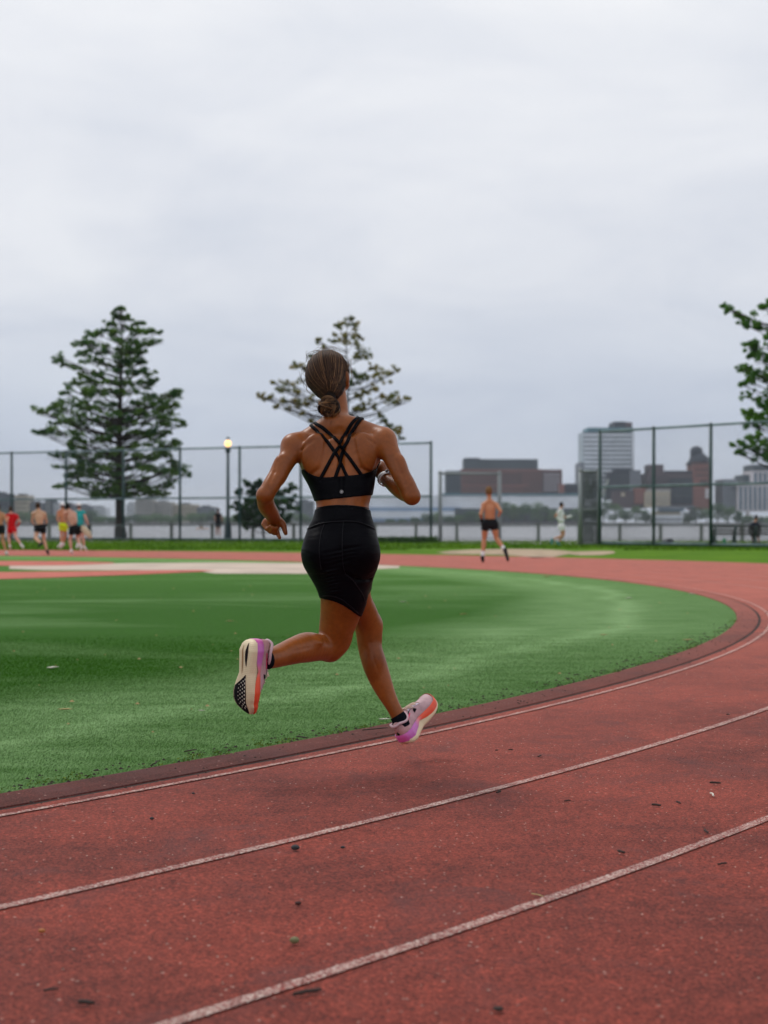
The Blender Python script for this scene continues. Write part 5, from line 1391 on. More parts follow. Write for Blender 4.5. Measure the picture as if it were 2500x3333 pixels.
def tree(label, base, height, clumps, m, nleaf, size, tr=0.22, name='oak_tree', flat=0.42, twigs=True, seed=1, lean=0.0, z_first=0.1):
    """clumps: (x, y, z, r) of leaf masses; each hangs on a limb from the trunk"""
    rn = random.Random(seed); rnd = np.random.default_rng(seed)
    bx, by = base; root = tag(empty(name, (bx, by, 0)), label, 'tree')
    tp = []; nseg = 12
    for i in range(nseg+1):
        t = i/nseg; tp.append((bx+lean*t+0.08*math.sin(t*5+seed), by+0.05*math.sin(t*7), height*0.96*t))
    MB().tube(tp, [tr*(1.45 if i == 0 else 1)*(1-0.90*i/nseg)+.012 for i in range(nseg+1)], 10).build('trunk', M_BARK, root, True)
    mb = MB()
    for (x, y, z, r) in clumps:
        hd = math.hypot(x-bx, y-by); zs = max(height*z_first, z-0.28*hd-0.2); zs = min(zs, height*.93); t = zs/(height*.96); i = min(int(t*nseg), nseg-1); f = t*nseg-i
        a = Vector(tp[i]).lerp(Vector(tp[i+1]), f); b = Vector((x, y, z)); md = a.lerp(b, .5)+Vector((0, 0, -0.06*hd+rn.uniform(-.1, .1)))
        r0 = 0.018+0.010*hd
        mb.tube([a, a.lerp(md, .5), md, md.lerp(b, .6), b], [r0, r0*.8, r0*.6, r0*.42, .010], 5, False)
        if twigs:
            for _ in range(5):
                e = b+Vector((rn.gauss(0, r*.6), rn.gauss(0, r*.6), rn.gauss(0, r*.25))); mb.tube([md.lerp(b, rn.uniform(.3, .9)), e], [.014, .006], 4, False)
    tag(mb.build('branches', M_BARK, root, True), kind='stuff')
    Cn = []; Rd = []
    for (x, y, z, r) in clumps:
        for _ in range(5):
            q = r*rn.uniform(.26, .60); Cn.append((x+rn.gauss(0, r*.48), y+rn.gauss(0, r*.48), z+rn.gauss(0, r*flat*.48))); Rd.append((q, q, q*(.62 if flat < .5 else .85)))
    V, F = leaves(nleaf, np.array(Cn), np.array(Rd), size, rnd)
    o = obj('crown', npmesh('crown', V, F, False), m); put(o, root); tag(o, kind='stuff')
    return root
rt = random.Random(21)
YT = 97.0; b1 = P3(392, 1757, YT)
env = [(1012, 6, 6), (1032, 18, 22), (1055, 45, 60), (1085, 95, 140), (1115, 150, 128), (1150, 160, 90), (1180, 222, 85), (1215, 150, 110), (1250, 165, 125), (1285, 200, 212), (1320, 240, 205), (1345, 288, 180),
       (1380, 235, 238), (1410, 285, 180), (1445, 185, 205), (1485, 255, 170), (1520, 225, 200), (1548, 185, 238), (1585, 220, 185), (1610, 90, 170)]
cl = []
for (py, l, r) in env:
    z = 1-(py-HOR)*YT/FPX; l = l*YT/FPX*.95; r = r*YT/FPX*.95; n = int(3+(l+r)*1.9)
    for i in range(n):
        a = 2*math.pi*(i+rt.random()*.7)/n; sx = math.cos(a); R1 = r if sx > 0 else l; Rm = (l+r)/2
        q = rt.uniform(.35, 1.0)**.7
        x, y = b1.x+R1*abs(sx)*q*(1 if sx > 0 else -1), YT+Rm*.9*math.sin(a)*q
        cl.append((x, y, z+rt.uniform(-.22, .22)+0.12*q, max(.20, min(.50, .11*Rm+.18))))
    cl.append((b1.x-l*.93, YT+rt.uniform(-.5, .5), z+.05, .34)); cl.append((b1.x+r*.93, YT+rt.uniform(-.5, .5), z+.05, .34))
tree('tall full oak tree with layered branches on the left, behind the fence', (b1.x, YT), 12.9, cl, M_LEAF1, 42000, 0.085, 0.27, seed=3, z_first=.19)
# the thin tree behind the runner's head
YT2 = 99.0; b2 = P3(1128, 1757, YT2)
spots = [(1138,1030,14),(1128,1050,20),(1150,1060,18),(1105,1060,10),(1140,1085,24),(1118,1100,14),(1162,1095,16),(1090,1090,8),(1082,1112,10),(1036,1112,12),(1055,1128,10),(1150,1120,16),(1175,1150,20),(1195,1160,18),(1168,1165,16),
         (970,1190,16),(958,1185,12),(985,1200,10),(1016,1158,10),(1030,1180,14),(1215,1195,14),(1240,1212,20),(1260,1222,20),(1228,1230,18),(1200,1225,14),(1288,1212,14),(1160,1220,16),(1175,1240,18),(1150,1245,14),
         (925,1245,18),(945,1262,20),(910,1262,14),(890,1245,9),(960,1278,18),(880,1292,9),(862,1292,12),(845,1288,8),(925,1300,14),(950,1305,16),(975,1310,16),(1000,1312,14),(1010,1295,16),(990,1240,12),
         (1180,1280,16),(1200,1270,16),(1220,1262,14),(1165,1290,12),(1260,1300,20),(1280,1295,18),(1300,1302,16),(1322,1305,12),(1245,1285,12),(1190,1320,16),(1170,1325,14),(1215,1320,12),(1150,1330,10),
         (1250,1370,12),(1268,1382,14),(1285,1392,12),(1300,1405,10),(1310,1425,8),(1240,1352,10),(940,1330,8),(900,1322,7),(1010,1370,8),(985,1345,8),(1100,1180,14),(1085,1230,14),(1110,1290,14),(1060,1200,12),(1050,1260,14),(1040,1310,14),(1090,1330,12)]
cl = []
for (x, y, r) in spots:
    p = P3(x, y, YT2+rt.uniform(-2.2, 2.2)*min(1, abs(x-1128)/200+.3)); cl.append((p.x, p.y, p.z, r*YT2/FPX*1.25))
tree('thin sparse tree with brownish leaves behind the running woman', (b2.x, YT2), 12.6, cl, M_LEAF2, 9500, 0.085, 0.12, seed=5, flat=.9)
# the tree that enters at the right edge
YT3 = 76.0; b3 = P3(2600, 1770, YT3)
spots = [(2352,995,10),(2372,1005,14),(2395,1018,14),(2415,1028,16),(2435,1045,20),(2455,1040,18),(2425,1055,14),(2470,1062,16),(2485,1000,16),(2500,990,16),(2510,1020,22),(2530,1050,30),
         (2430,1125,14),(2450,1120,18),(2465,1140,18),(2450,1160,14),(2480,1155,20),(2500,1130,24),(2500,1090,18),(2495,1180,20),(2430,1205,20),(2412,1198,10),(2450,1225,20),(2470,1215,20),(2440,1245,16),(2415,1250,12),(2490,1240,24),
         (2430,1290,16),(2455,1300,18),(2480,1290,20),(2500,1310,24),(2425,1340,16),(2445,1352,20),(2470,1345,24),(2495,1360,26),(2435,1372,16),(2460,1385,20),(2490,1330,22),
         (2385,1446,9),(2405,1445,12),(2425,1455,14),(2440,1440,16),(2460,1430,16),(2480,1440,18),(2455,1462,14),(2400,1472,12),(2415,1478,10),(2480,1470,20),(2500,1455,22),(2500,1485,18),(2475,1415,12)]
cl = []
for (x, y, r) in spots:
    p = P3(x, y, YT3+rt.uniform(-1.5, 1.5)); cl.append((p.x, p.y, p.z, r*YT3/FPX*1.25))
for k in range(150):
    a = rt.uniform(0, 6.28); zz = rt.uniform(3.8, 11.5); rr3 = 2.6*(1-abs(zz-7)/6.5)*rt.uniform(.3, 1)
    cl.append((b3.x+.6+rr3*math.cos(a)*.8, YT3+rr3*math.sin(a), zz, .45))
tree('leafy green tree reaching in from the right edge above the benches', (b3.x, YT3), 11.5, cl, M_LEAF3, 30000, 0.088, 0.22, seed=8, flat=.8)
# small round tree by the lamp
YT4 = 91.0-1.6; b4 = P3(858, 1762, YT4); cl = []
for k in range(70):
    a = rt.uniform(0, 6.28); u = rt.random()**.5; v = rt.uniform(-1, 1); w_ = math.sqrt(1-v*v)
    cx = 858+95*u*w_*math.cos(a)*(1.0 if v < .4 else .8); cy = 1648-78*u*v
    p = P3(cx, cy, YT4+1.4*u*w_*math.sin(a)); cl.append((p.x, p.y, p.z, .28))
for (x, y) in ((935, 1600), (950, 1585), (955, 1625), (780, 1600), (770, 1640), (800, 1580), (840, 1570), (945, 1650)): p = P3(x, y, YT4); cl.append((p.x, p.y, p.z, .24))
tree('small round dark tree right of the lamp post', (b4.x, YT4), 3.3, cl, M_LEAF4, 9000, 0.115, 0.06, name='small_tree', seed=9, flat=.9)

# ------------------------------------------------------------------ the far bank
YF = 1150.0
def fx(px, Y=YF): return (px-1250)*Y/FPX
def fz(py, Y=YF): return 1-(py-HOR)*Y/FPX
FM = {k: mat('far_'+k, c, 0.8, 0.3, 0.12, 0.05) for k, c in dict(brick=(0.135, 0.060, 0.052), darkbrick=(0.075, 0.038, 0.036), purple=(0.085, 0.060, 0.070), slate=(0.045, 0.065, 0.078), dark=(0.018, 0.026, 0.042), pale=(0.34, 0.33, 0.31), cream=(0.42, 0.37, 0.28), white=(0.68, 0.72, 0.78),
      glass=(0.36, 0.43, 0.48), glassd=(0.13, 0.18, 0.22), blue=(0.20, 0.29, 0.42), teal=(0.05, 0.16, 0.20), red=(0.21, 0.085, 0.070), stripe=(0.55, 0.52, 0.55), sblue=(0.06, 0.13, 0.19), grey=(0.15, 0.17, 0.20)).items()}
def box(name, x0, x1, y0, y1, m, parent, Y=YF, dep=30.0, fwd=0.0):
    o = MB().box((fx(x0, Y), Y-fwd, max(fz(y1, Y), -.1) if y1 > 1690 else fz(y1, Y)), (fx(x1, Y), Y+dep, fz(y0, Y))).build(name, FM[m], parent); return o
def bld(name, label, x, Y=YF, group=None): return tag(empty(name, (fx(x, Y), Y, 0)), label, 'building', group)
def win_grid(parent, x0, x1, y0, y1, nx, ny, m, Y=YF, fw=.55, fh=.55, fwd=.4):
    """one window mesh shared by every opening of a facade"""
    w = (fx(x1, Y)-fx(x0, Y))/nx; h = (fz(y0, Y)-fz(y1, Y))/ny
    me = MB().box((-w*fw/2, -fwd, -h*fh/2), (w*fw/2, .5, h*fh/2)).mesh('window'); me.materials.append(FM[m])
    for i in range(nx):
        for j in range(ny):
            o = bpy.data.objects.new('window', me); C.objects.link(o); o.location = (fx(x0, Y)+w*(i+.5), Y, fz(y1, Y)+h*(j+.5)); put(o, parent)
# red brick works with stepped roofs
b = bld('brick_factory', 'long red brick building with stepped dark roofs behind the shirtless man', 1640)
box('wall', 1500, 1830, 1528, 1612, 'brick', b); box('wing', 1452, 1500, 1532, 1612, 'slate', b, dep=28); box('roof_storey', 1510, 1752, 1494, 1528, 'slate', b, dep=22, fwd=-2); box('roof_storey', 1512, 1562, 1490, 1494, 'dark', b, dep=20, fwd=-2)
box('end_wing', 1765, 1822, 1535, 1602, 'purple', b, dep=26, fwd=1.5); box('end_wing', 1816, 1836, 1576, 1612, 'red', b, fwd=3, dep=10)
box('cornice', 1500, 1765, 1527, 1531, 'red', b, fwd=.8, dep=5); box('facade_panel', 1635, 1700, 1540, 1580, 'darkbrick', b, fwd=.6, dep=2); box('string_course', 1505, 1720, 1578, 1583, 'red', b, fwd=1.0, dep=2)
win_grid(b, 1510, 1632, 1545, 1576, 14, 3, 'darkbrick'); win_grid(b, 1705, 1762, 1536, 1600, 7, 6, 'darkbrick'); win_grid(b, 1770, 1820, 1540, 1600, 7, 5, 'stripe', fwd=2.0, fw=.35)
win_grid(b, 1456, 1497, 1540, 1600, 5, 5, 'dark')
# white shed with blue bands along the water
b = bld('waterfront_shed', 'long white and pale blue waterfront shed below the brick building', 1560, YF-14)
box('wall', 1150, 1885, 1612, 1652, 'white', b, YF-14, 12); box('blue_band', 1150, 1500, 1651, 1664, 'blue', b, YF-16, 12); box('lower_wall', 1150, 1480, 1664, 1706, 'white', b, YF-18, 14); box('quay', 1480, 1900, 1654, 1706, 'slate', b, YF-18, 10); box('roof_edge', 1430, 1885, 1606, 1612, 'teal', b, YF-15, 14); box('blue_band', 1150, 1460, 1686, 1706, 'blue', b, YF-19, 6); box('pier_wall', 1150, 1900, 1698, 1712, 'dark', b, YF-26, 5)
b = bld('grey_hall', 'low dark grey hall at the right end of the white shed', 1860, YF+10); box('wall', 1828, 1895, 1580, 1612, 'dark', b, YF+10)
box('roof', 1840, 1890, 1574, 1580, 'slate', b, YF+10)
# glass tower
b = bld('glass_tower', 'tall pale glass tower with dark flat roof behind the fence gate', 1980, YF+20)
Yt = YF+20; box('wall', 1898, 2060, 1405, 1620, 'glass', b, Yt); box('roof_slab', 1913, 2062, 1392, 1405, 'teal', b, Yt, fwd=1); box('rooftop_plant', 2000, 2036, 1372, 1392, 'dark', b, Yt); box('rooftop_plant', 2036, 2058, 1374, 1392, 'purple', b, Yt, 20)
box('corner_strip', 2056, 2064, 1405, 1600, 'white', b, Yt, fwd=1.2, dep=6); box('corner_strip', 1953, 1957, 1405, 1600, 'glassd', b, Yt, fwd=1.0, dep=2); box('annex', 1888, 1900, 1505, 1650, 'grey', b, Yt, fwd=2)
for k in range(13): box('floor_band', 1900, 2054, 1412+k*14.6, 1419.5+k*14.6, 'white', b, Yt, fwd=.7, dep=2); 
for k in range(13): box('window_band', 1900, 2054, 1406.5+k*14.6, 1411.6+k*14.6, 'glassd', b, Yt, fwd=.35, dep=2)
b = bld('dark_office_block', 'dark blue office block in front of the glass tower', 2030, YF-2)
box('wall', 1985, 2085, 1536, 1625, 'dark', b, YF-2); box('roof', 2005, 2060, 1526, 1536, 'dark', b, YF-2, 20); box('side_wing', 2050, 2086, 1530, 1600, 'grey', b, YF-4, 10); win_grid(b, 1990, 2048, 1542, 1600, 6, 5, 'slate', YF-2)
b = bld('red_row_house', 'low red and purple brick row behind the trees', 2020, YF-12); box('wall', 1995, 2105, 1598, 1655, 'purple', b, YF-12, 8); box('gable', 2066, 2102, 1588, 1640, 'red', b, YF-14, 8); box('sign_panel', 2022, 2034, 1603, 1616, 'cream', b, YF-13, .8)
b = bld('cream_warehouse', 'cream coloured warehouse between the fence posts', 2140, YF-16); box('wall', 2098, 2182, 1602, 1652, 'cream', b, YF-16, 12); box('roof', 2104, 2184, 1592, 1602, 'pale', b, YF-15, 10); win_grid(b, 2104, 2176, 1612, 1640, 8, 2, 'pale', YF-16)
# brick refinery with round tank on its tower
b = bld('brick_refinery', 'brown brick factory with a tower carrying a round dark tank', 2210, YF+6)
Yr = YF+6; box('wall', 2105, 2262, 1540, 1650, 'purple', b, Yr); box('upper_storey', 2112, 2160, 1512, 1540, 'purple', b, Yr, 20); box('roof', 2165, 2258, 1532, 1540, 'dark', b, Yr, 20); box('tower', 2256, 2318, 1506, 1660, 'red', b, Yr-2, 24); box('tower_cornice', 2254, 2320, 1503, 1509, 'darkbrick', b, Yr-3, 26)
box('tower_recess', 2278, 2306, 1562, 1582, 'darkbrick', b, Yr-2.5, 2); box('mural', 2296, 2312, 1590, 1622, 'stripe', b, Yr-2.8, 1.0); box('front_wall', 2180, 2262, 1556, 1640, 'dark', b, Yr-1.5, 6)
win_grid(b, 2112, 2176, 1546, 1596, 8, 4, 'dark', Yr); win_grid(b, 2262, 2314, 1520, 1556, 5, 2, 'darkbrick', Yr-2); win_grid(b, 2186, 2258, 1560, 1620, 8, 4, 'slate', Yr-1.5)
cx_ = fx(2274, Yr); tk = MB(); rt_ = 4.3
tk.tube([(cx_, Yr+8, fz(1500, Yr)), (cx_, Yr+8, fz(1462, Yr)), (cx_, Yr+8, fz(1455, Yr)), (cx_, Yr+8, fz(1450, Yr))], [rt_, rt_, rt_*.75, rt_*.2], 20).build('tank', FM['dark'], b, True)
MB().tube([(fx(2282, Yr), Yr+8, fz(1506, Yr)), (fx(2280, Yr), Yr+8, fz(1494, Yr)), (fx(2276, Yr), Yr+8, fz(1478, Yr))], [8.6, 7.2, 4.4], 16).build('tank_base', FM['dark'], b, True)
b = bld('pavilion', 'low white pavilion with a blue roof on the far shore', 2185, YF-34); box('wall', 2120, 2222, 1676, 1704, 'white', b, YF-34, 8); box('upper_wall', 2125, 2215, 1664, 1676, 'cream', b, YF-33, 7); box('roof', 2148, 2228, 1656, 1664, 'sblue', b, YF-36, 12); box('canopy', 2140, 2262, 1646, 1655, 'grey', b, YF-37, 14)
win_grid(b, 2124, 2218, 1682, 1700, 10, 1, 'grey', YF-34)
b = bld('striped_office', 'white office block with vertical blue window stripes at the right edge', 2460, YF-8); Ys = YF-8
box('wall', 2400, 2560, 1578, 1664, 'stripe', b, Ys); box('wall', 2448, 2580, 1532, 1578, 'stripe', b, Ys+3); box('penthouse', 2450, 2580, 1512, 1532, 'slate', b, Ys+5); box('side_block', 2355, 2400, 1560, 1668, 'grey', b, Ys+4); box('roof_slab', 2385, 2452, 1572, 1580, 'white', b, Ys-1, 10); box('rear_block', 2420, 2450, 1545, 1572, 'slate', b, Ys+10); box('piers', 2432, 2442, 1664, 1690, 'stripe', b, Ys, 5)
for k in range(10): box('window_stripe', 2408+k*15.5, 2415+k*15.5, 1584, 1660, 'sblue', b, Ys, .5, .35)
for k in range(7): box('window_stripe', 2456+k*15.5, 2463+k*15.5, 1538, 1574, 'sblue', b, Ys+3, .5, .35)
# left skyline
rb = random.Random(4)
for i, (x0, x1, y0, m, lb) in enumerate(((-40, 28, 1606, 'dark', 'dark block at the far left edge of the skyline'), (48, 92, 1612, 'cream', 'cream tower block behind the left fence post'), (92, 140, 1636, 'grey', 'grey block right of the cream tower'), (146, 168, 1626, 'slate', 'narrow slate coloured block on the left skyline'),
        (168, 196, 1640, 'white', 'small white block beside the slate one'), (196, 236, 1640, 'purple', 'purple brick block behind the runners in caps'), (236, 300, 1646, 'grey', 'wide grey block behind the teal runner'), (300, 345, 1652, 'white', 'white block left of the big oak trunk'),
        (410, 440, 1640, 'white', 'white block right of the big oak trunk'), (440, 500, 1626, 'pale', 'pale stone block with flat roof, left of the lamp'), (500, 560, 1634, 'pale', 'pale long block left of the green fence post'), (560, 640, 1642, 'cream', 'cream long block left of the lamp post'),
        (640, 700, 1650, 'grey', 'low grey block by the lamp post'), (960, 1020, 1630, 'grey', 'grey block between the small tree and the runner'))):
    Yb = YF+30+5*(i % 3); b = bld('city_block', lb, (x0+x1)/2, Yb, 'distant city blocks on the left skyline'); box('wall', x0, x1, y0, 1700, m, b, Yb, 20)
    box('roof', x0+(x1-x0)*.25, x0+(x1-x0)*.7, y0-5, y0, 'slate', b, Yb, 12)
    win_grid(b, x0+2, x1-2, y0+3, 1692, max(2, int((x1-x0)/8)), 5, 'slate' if m != 'slate' else 'pale', Yb, .45, .5)
# far trees, one by one
LM = [(-30, 'the left photo edge'), (70, 'the cream tower block'), (200, 'the yellow shorts runner'), (260, 'the teal runner'), (392, 'the big oak trunk'), (470, 'the pale stone block'), (586, 'the green fence post'), (742, 'the lamp post'), (858, 'the small round tree'), (1000, 'her lowered hand'), (1110, 'her back'), (1360, 'her bent elbow'), (1433, 'the grey frame post'), (1600, 'the shirtless blond man'),
      (1740, 'the gap before the white-shirted runner'), (1828, 'the white-shirted runner'), (1890, 'the mesh gate'), (1990, 'the glass tower'), (2128, 'the second right fence post'), (2185, 'the white pavilion'), (2274, 'the brick tower'), (2314, 'the third right fence post'), (2460, 'the seated person'), (2560, 'the right photo edge')]
used_ = {}
def far_label(px, top, w):
    a = min(LM, key=lambda q: abs(q[0]-px)); side = 'straight behind' if abs(px-a[0]) < 9 else ('just left of' if px < a[0] else 'just right of')
    size = ('very tall' if top < 1630 else 'tall' if top < 1645 else 'medium' if top < 1660 else 'low' if top < 1672 else 'very low')
    base = '%s %s far tree %s %s' % (size, 'broad' if w > 58 else 'narrow', side, a[1])
    used_[base] = used_.get(base, 0)+1
    if used_[base] > 1: base += ', %s one out' % ('second', 'third', 'fourth', 'fifth')[used_[base]-2]
    return base
def far_tree(px, top, w, lab, m, Y, grp='trees on the far bank'):
    lab = far_label(px, top, w); grp = 'trees on the far bank'
    root = tag(empty('far_tree', (fx(px, Y), Y, 0.4)), lab, 'tree', grp); z1 = fz(top, Y); R1 = w*Y/FPX/2
    MB().tube([(fx(px, Y), Y, .3), (fx(px, Y), Y, z1*.5)], [.5, .3], 6).build('trunk', M_BARK, root)
    Cn = []; Rd = []
    for _ in range(16):
        a = rb.uniform(0, 6.28); u = rb.uniform(.2, .8); zz = rb.uniform(.22, .88)
        q = R1*.5; Cn.append((fx(px, Y)+R1*u*math.cos(a)*(1.1-zz*.5), Y+R1*u*math.sin(a), .3+(z1-q*.6)*zz)); Rd.append((q, q, q*.75))
    V, F = leaves(900, np.array(Cn), np.array(Rd), 0.55, NR); o = obj('crown', npmesh('crown', V, F, False), m); put(o, root); tag(o, kind='stuff')
M_FT1 = leaf_mat('far_leaves_dark', (0.025, 0.070, 0.028), (0.045, 0.105, 0.035)); M_FT2 = leaf_mat('far_leaves_mid', (0.05, 0.11, 0.04), (0.085, 0.16, 0.05))
ft = [(1390, 1668, 60), (1425, 1660, 60), (1460, 1676, 50), (1495, 1672, 50), (1530, 1655, 56), (1560, 1662, 40), (1640, 1625, 66), (1672, 1634, 56), (1710, 1628, 70), (1745, 1626, 66), (1778, 1640, 50), (1800, 1655, 50), (1840, 1658, 60), (1872, 1650, 50),
      (1905, 1640, 60), (1935, 1620, 60), (1965, 1610, 66), (2000, 1630, 60), (2035, 1648, 60), (2070, 1640, 60), (2105, 1655, 50), (2240, 1662, 50), (2265, 1640, 60), (2300, 1645, 60), (2335, 1625, 70), (2370, 1640, 60), (2400, 1658, 50), (2435, 1676, 50), (2475, 1680, 50), (2510, 1676, 60)]
for i, (x, t, w) in enumerate(ft):
    near = 'right of the brick building' if x > 1880 else 'below the brick building'
    far_tree(x, t, w, 'bushy green tree on the far bank '+near, (M_FT1, M_FT2)[i % 2], YF-30-(i % 3)*3, 'far bank trees '+near)
for i, x in enumerate(range(-30, 1360, 36)):
    if 1130 < x < 1360: continue
    far_tree(x+rb.randint(-6, 6), 1668+rb.randint(-16, 12), 62, 'bushy green tree on the far bank left of the running woman' if x < 1000 else 'bushy green tree on the far bank behind the running woman', (M_FT1, M_FT2)[rb.random() < .4], YF-30-(i % 3)*3, 'far bank trees on the left' if x < 1000 else 'far bank trees behind the woman')
for x in (1270, 1310, 1350): far_tree(x, 1684+rb.randint(0, 8), 46, 'low shrub-like tree at the waterline beside her elbow', M_FT1, YF-40, 'low trees by the elbow')
# small orange boat on the river
ob = G(658, 1716, 0); Yb = 560; obx = (658-1250)/FPX*Yb
bt = tag(empty('small_boat', (obx, Yb, -1.2)), 'small orange boat on the river left of the lamp post', 'boat')
M_OR = mat('boat_orange', (0.75, 0.28, 0.05), .5)
V = [(obx-2.0, Yb, -.95), (obx-1.3, Yb-.6, -.95), (obx+1.2, Yb-.6, -.95), (obx+2.1, Yb, -.90), (obx+1.2, Yb+.6, -.95), (obx-1.3, Yb+.6, -.95)]
V2 = [(x, y*1.0+(Yb-y)*.5, -1.3) for x, y, z in V]; V3 = [(x*1.0+(obx-x)*.15, y, -.55) for x, y, z in V]
put(obj('hull', MB().add(V2+V, [(0, 1, 2, 3, 4, 5)]+[(k, (k+1) % 6, 6+(k+1) % 6, 6+k) for k in range(6)]+[(11, 10, 9, 8, 7, 6)]).mesh('hull'), M_OR), bt)
MB().box((obx-.9, Yb-.4, -.95), (obx+.3, Yb+.4, -.15)).box((obx-1.0, Yb-.5, -.15), (obx+.45, Yb+.5, -.08)).build('cabin', FM['cream'], bt)
# ------------------------------------------------------------------ twigs, stones, leaves and grit on the ground
M_TWIG = mat('twig_bark', (0.045, 0.032, 0.028), 0.9); M_STONE = mat('dark_pebble', (0.035, 0.035, 0.038), 0.8, 0.3, 0.3, 90); M_LEAFD = mat('dry_leaf', (0.42, 0.30, 0.14), 0.8); M_WLEAF = mat('pale_dry_leaf', (0.60, 0.56, 0.48), 0.8)
M_SPECK = mat('pale_grit', (0.60, 0.45, 0.36), 0.8); M_OLIVE = mat('olive_acorn', (0.16, 0.15, 0.07), 0.6)
def twig(px, py, px2, py2, r, label, m=M_TWIG, z=.011):
    a, b = G(px, py, z), G(px2, py2, z); root = a; d = b-a; pr = Vector((-d.y, d.x, 0)).normalized()
    rq = random.Random(int(px)); pts = [a+d*t+pr*rq.uniform(-.08, .08)*d.length*(0 < t < 1)+Vector((0, 0, r*.9+.0006*math.sin(t*3.1))) for t in (0, .25, .5, .75, 1)]
    tag(MB().tube(pts, [r*.8, r, r*.9, r, r*.6], 7).build('twig', m, None, True), label, 'twig')
def stone(px, py, r, label, m=M_STONE, flat=.6, name='pebble', cat='pebble', z=.010):
    p = G(px, py, z); mb = MB().ball((p.x, p.y, z+r*flat*.9), (r, r*.8, r*flat), 12, 8); rq = random.Random(int(px)+1)
    for i, v in enumerate(mb.v): k = 1+.12*mnoise.noise(Vector(v)*60); mb.v[i] = (p.x+(v[0]-p.x)*k, p.y+(v[1]-p.y)*k, v[2])
    tag(mb.build(name, m, None, True), label, cat)
def leaf(px, py, s_, label, m=M_LEAFD, z=.012, ang=0.3):
    p = G(px, py, z); c, si = math.cos(ang), math.sin(ang); out = []
    prof = [(-1, 0), (-.7, .22), (-.45, .18), (-.2, .42), (.05, .30), (.3, .45), (.6, .2), (1, 0), (.6, -.2), (.3, -.42), (.05, -.3), (-.2, -.4), (-.45, -.18), (-.7, -.2)]
    V = [(p.x+(u*c-v*si)*s_, p.y+(u*si+v*c)*s_, z+.004+abs(v)*s_*.35+.10*s_*u*u) for u, v in prof]+[(p.x, p.y, z+.003)]
    n = len(prof); V += [(x, y, zz-.0012) for x, y, zz in V]; o = n+1
    F = [(i, (i+1) % n, n) for i in range(n)]+[(o+(i+1) % n, o+i, o+n) for i in range(n)]+[(i, o+i, o+(i+1) % n, (i+1) % n) for i in range(n)]
    tag(MB().add(V, F).build('dry_leaf', m), label, 'leaf')
stone(961, 2766, .0135, 'larger dark pebble just below the middle lane line'); stone(1116, 2762, .0075, 'small dark pebble right of the larger pebble under the lane line')
stone(971, 2946, .009, 'round dark reddish pebble between the two nearest lane lines', mat('reddish_pebble', (.05, .018, .016), .7)); stone(959, 3071, .012, 'olive coloured acorn on the track above the nearest line', M_OLIVE, .7, 'acorn', 'acorn')
stone(136, 3036, .009, 'orange brown acorn near the left photo edge', mat('orange_acorn', (.35, .13, .04), .6), .6, 'acorn', 'acorn'); stone(494, 2668, .008, 'dark pebble left of centre below the inner white line'); stone(630, 2585, .006, 'tiny dark pebble beneath the inner white line')
stone(1622, 3290, .012, 'dark wood chip near the bottom photo edge', M_TWIG, .4, 'wood_chip', 'wood chip')
twig(955, 3243, 1045, 3226, .0048, 'dark straight stick lying across the nearest lane line'); twig(255, 3268, 308, 3272, .0052, 'short thick dark stick at the bottom left'); twig(140, 3228, 190, 3222, .0028, 'thin curved twig at the bottom left, above the thick stick')
twig(2310, 2550, 2346, 2552, .0042, 'dark twig on the right between the middle and nearest lane lines'); twig(2122, 2622, 2152, 2625, .0042, 'dark twig left of the other pair, below the middle lane line')
twig(2203, 2612, 2216, 2618, .0035, 'tiny grey twig beside the dark twig below the middle line'); twig(2312, 2584, 2324, 2594, .0035, 'pale bent twig under the dark twig at the right', M_WLEAF); twig(2012, 2773, 2034, 2779, .0042, 'grey twig touching the upper side of the nearest lane line')
twig(2296, 2702, 2304, 2714, .003, 'small upright-looking twig near the nearest line at right'); twig(2335, 2816, 2366, 2812, .003, 'brown twig right of and below the nearest lane line'); twig(1837, 2609, 1858, 2607, .0026, 'thin twig lying flat in the middle of lane two')
twig(1616, 2583, 1630, 2578, .0042, 'stubby dark twig just under the middle lane line'); twig(1655, 2442, 1670, 2442, .0032, 'short twig right of her front shoe'); twig(1612, 2444, 1622, 2444, .003, 'tiny twig right of her front shoe, left of the short one')
twig(1750, 2465, 1762, 2460, .0028, 'small twig in the inner lane right of the shoe'); twig(2364, 2327, 2376, 2327, .003, 'twig lying by the middle lane line near the right edge'); twig(1730, 2910, 1770, 2920, .0016, 'thin straw lying above the nearest lane line', M_LEAFD)
leaf(2240, 2085, .055, 'tan dry leaf on the turf near the bend at the right'); leaf(172, 2176, .060, 'crumpled pale leaf on the turf at the left', M_WLEAF, ang=1.0); leaf(212, 2312, .040, 'small tan leaf on the left turf below the crumpled one', ang=.1)
leaf(1252, 2344, .030, 'white petal-like leaf on the turf edge beside her front ankle', M_WLEAF, .018, .1); leaf(657, 2315, .018, 'tiny white leaf left of the raised shoe', M_WLEAF, .016); leaf(1312, 1960, .05, 'pale round leaf on the far turf right of her knee', M_WLEAF)
leaf(748, 2023, .045, 'yellowish leaf on the turf above the raised shoe', M_LEAFD); leaf(2046, 1948, .06, 'pale leaf far out on the turf at the right', M_WLEAF); leaf(1965, 2068, .04, 'tan leaf on the pale stripe of the turf', M_LEAFD); leaf(2252, 1935, .06, 'white leaf near the far bend edge of the turf', M_WLEAF)
leaf(1780, 1878, .12, 'orange leaf far away on the turf near the track', M_LEAFD); leaf(1510, 2000, .045, 'yellow leaf alone on the dark turf right of her knee', M_LEAFD)
stone(1010, 1000+1330, .0, '', M_STONE) if False else None
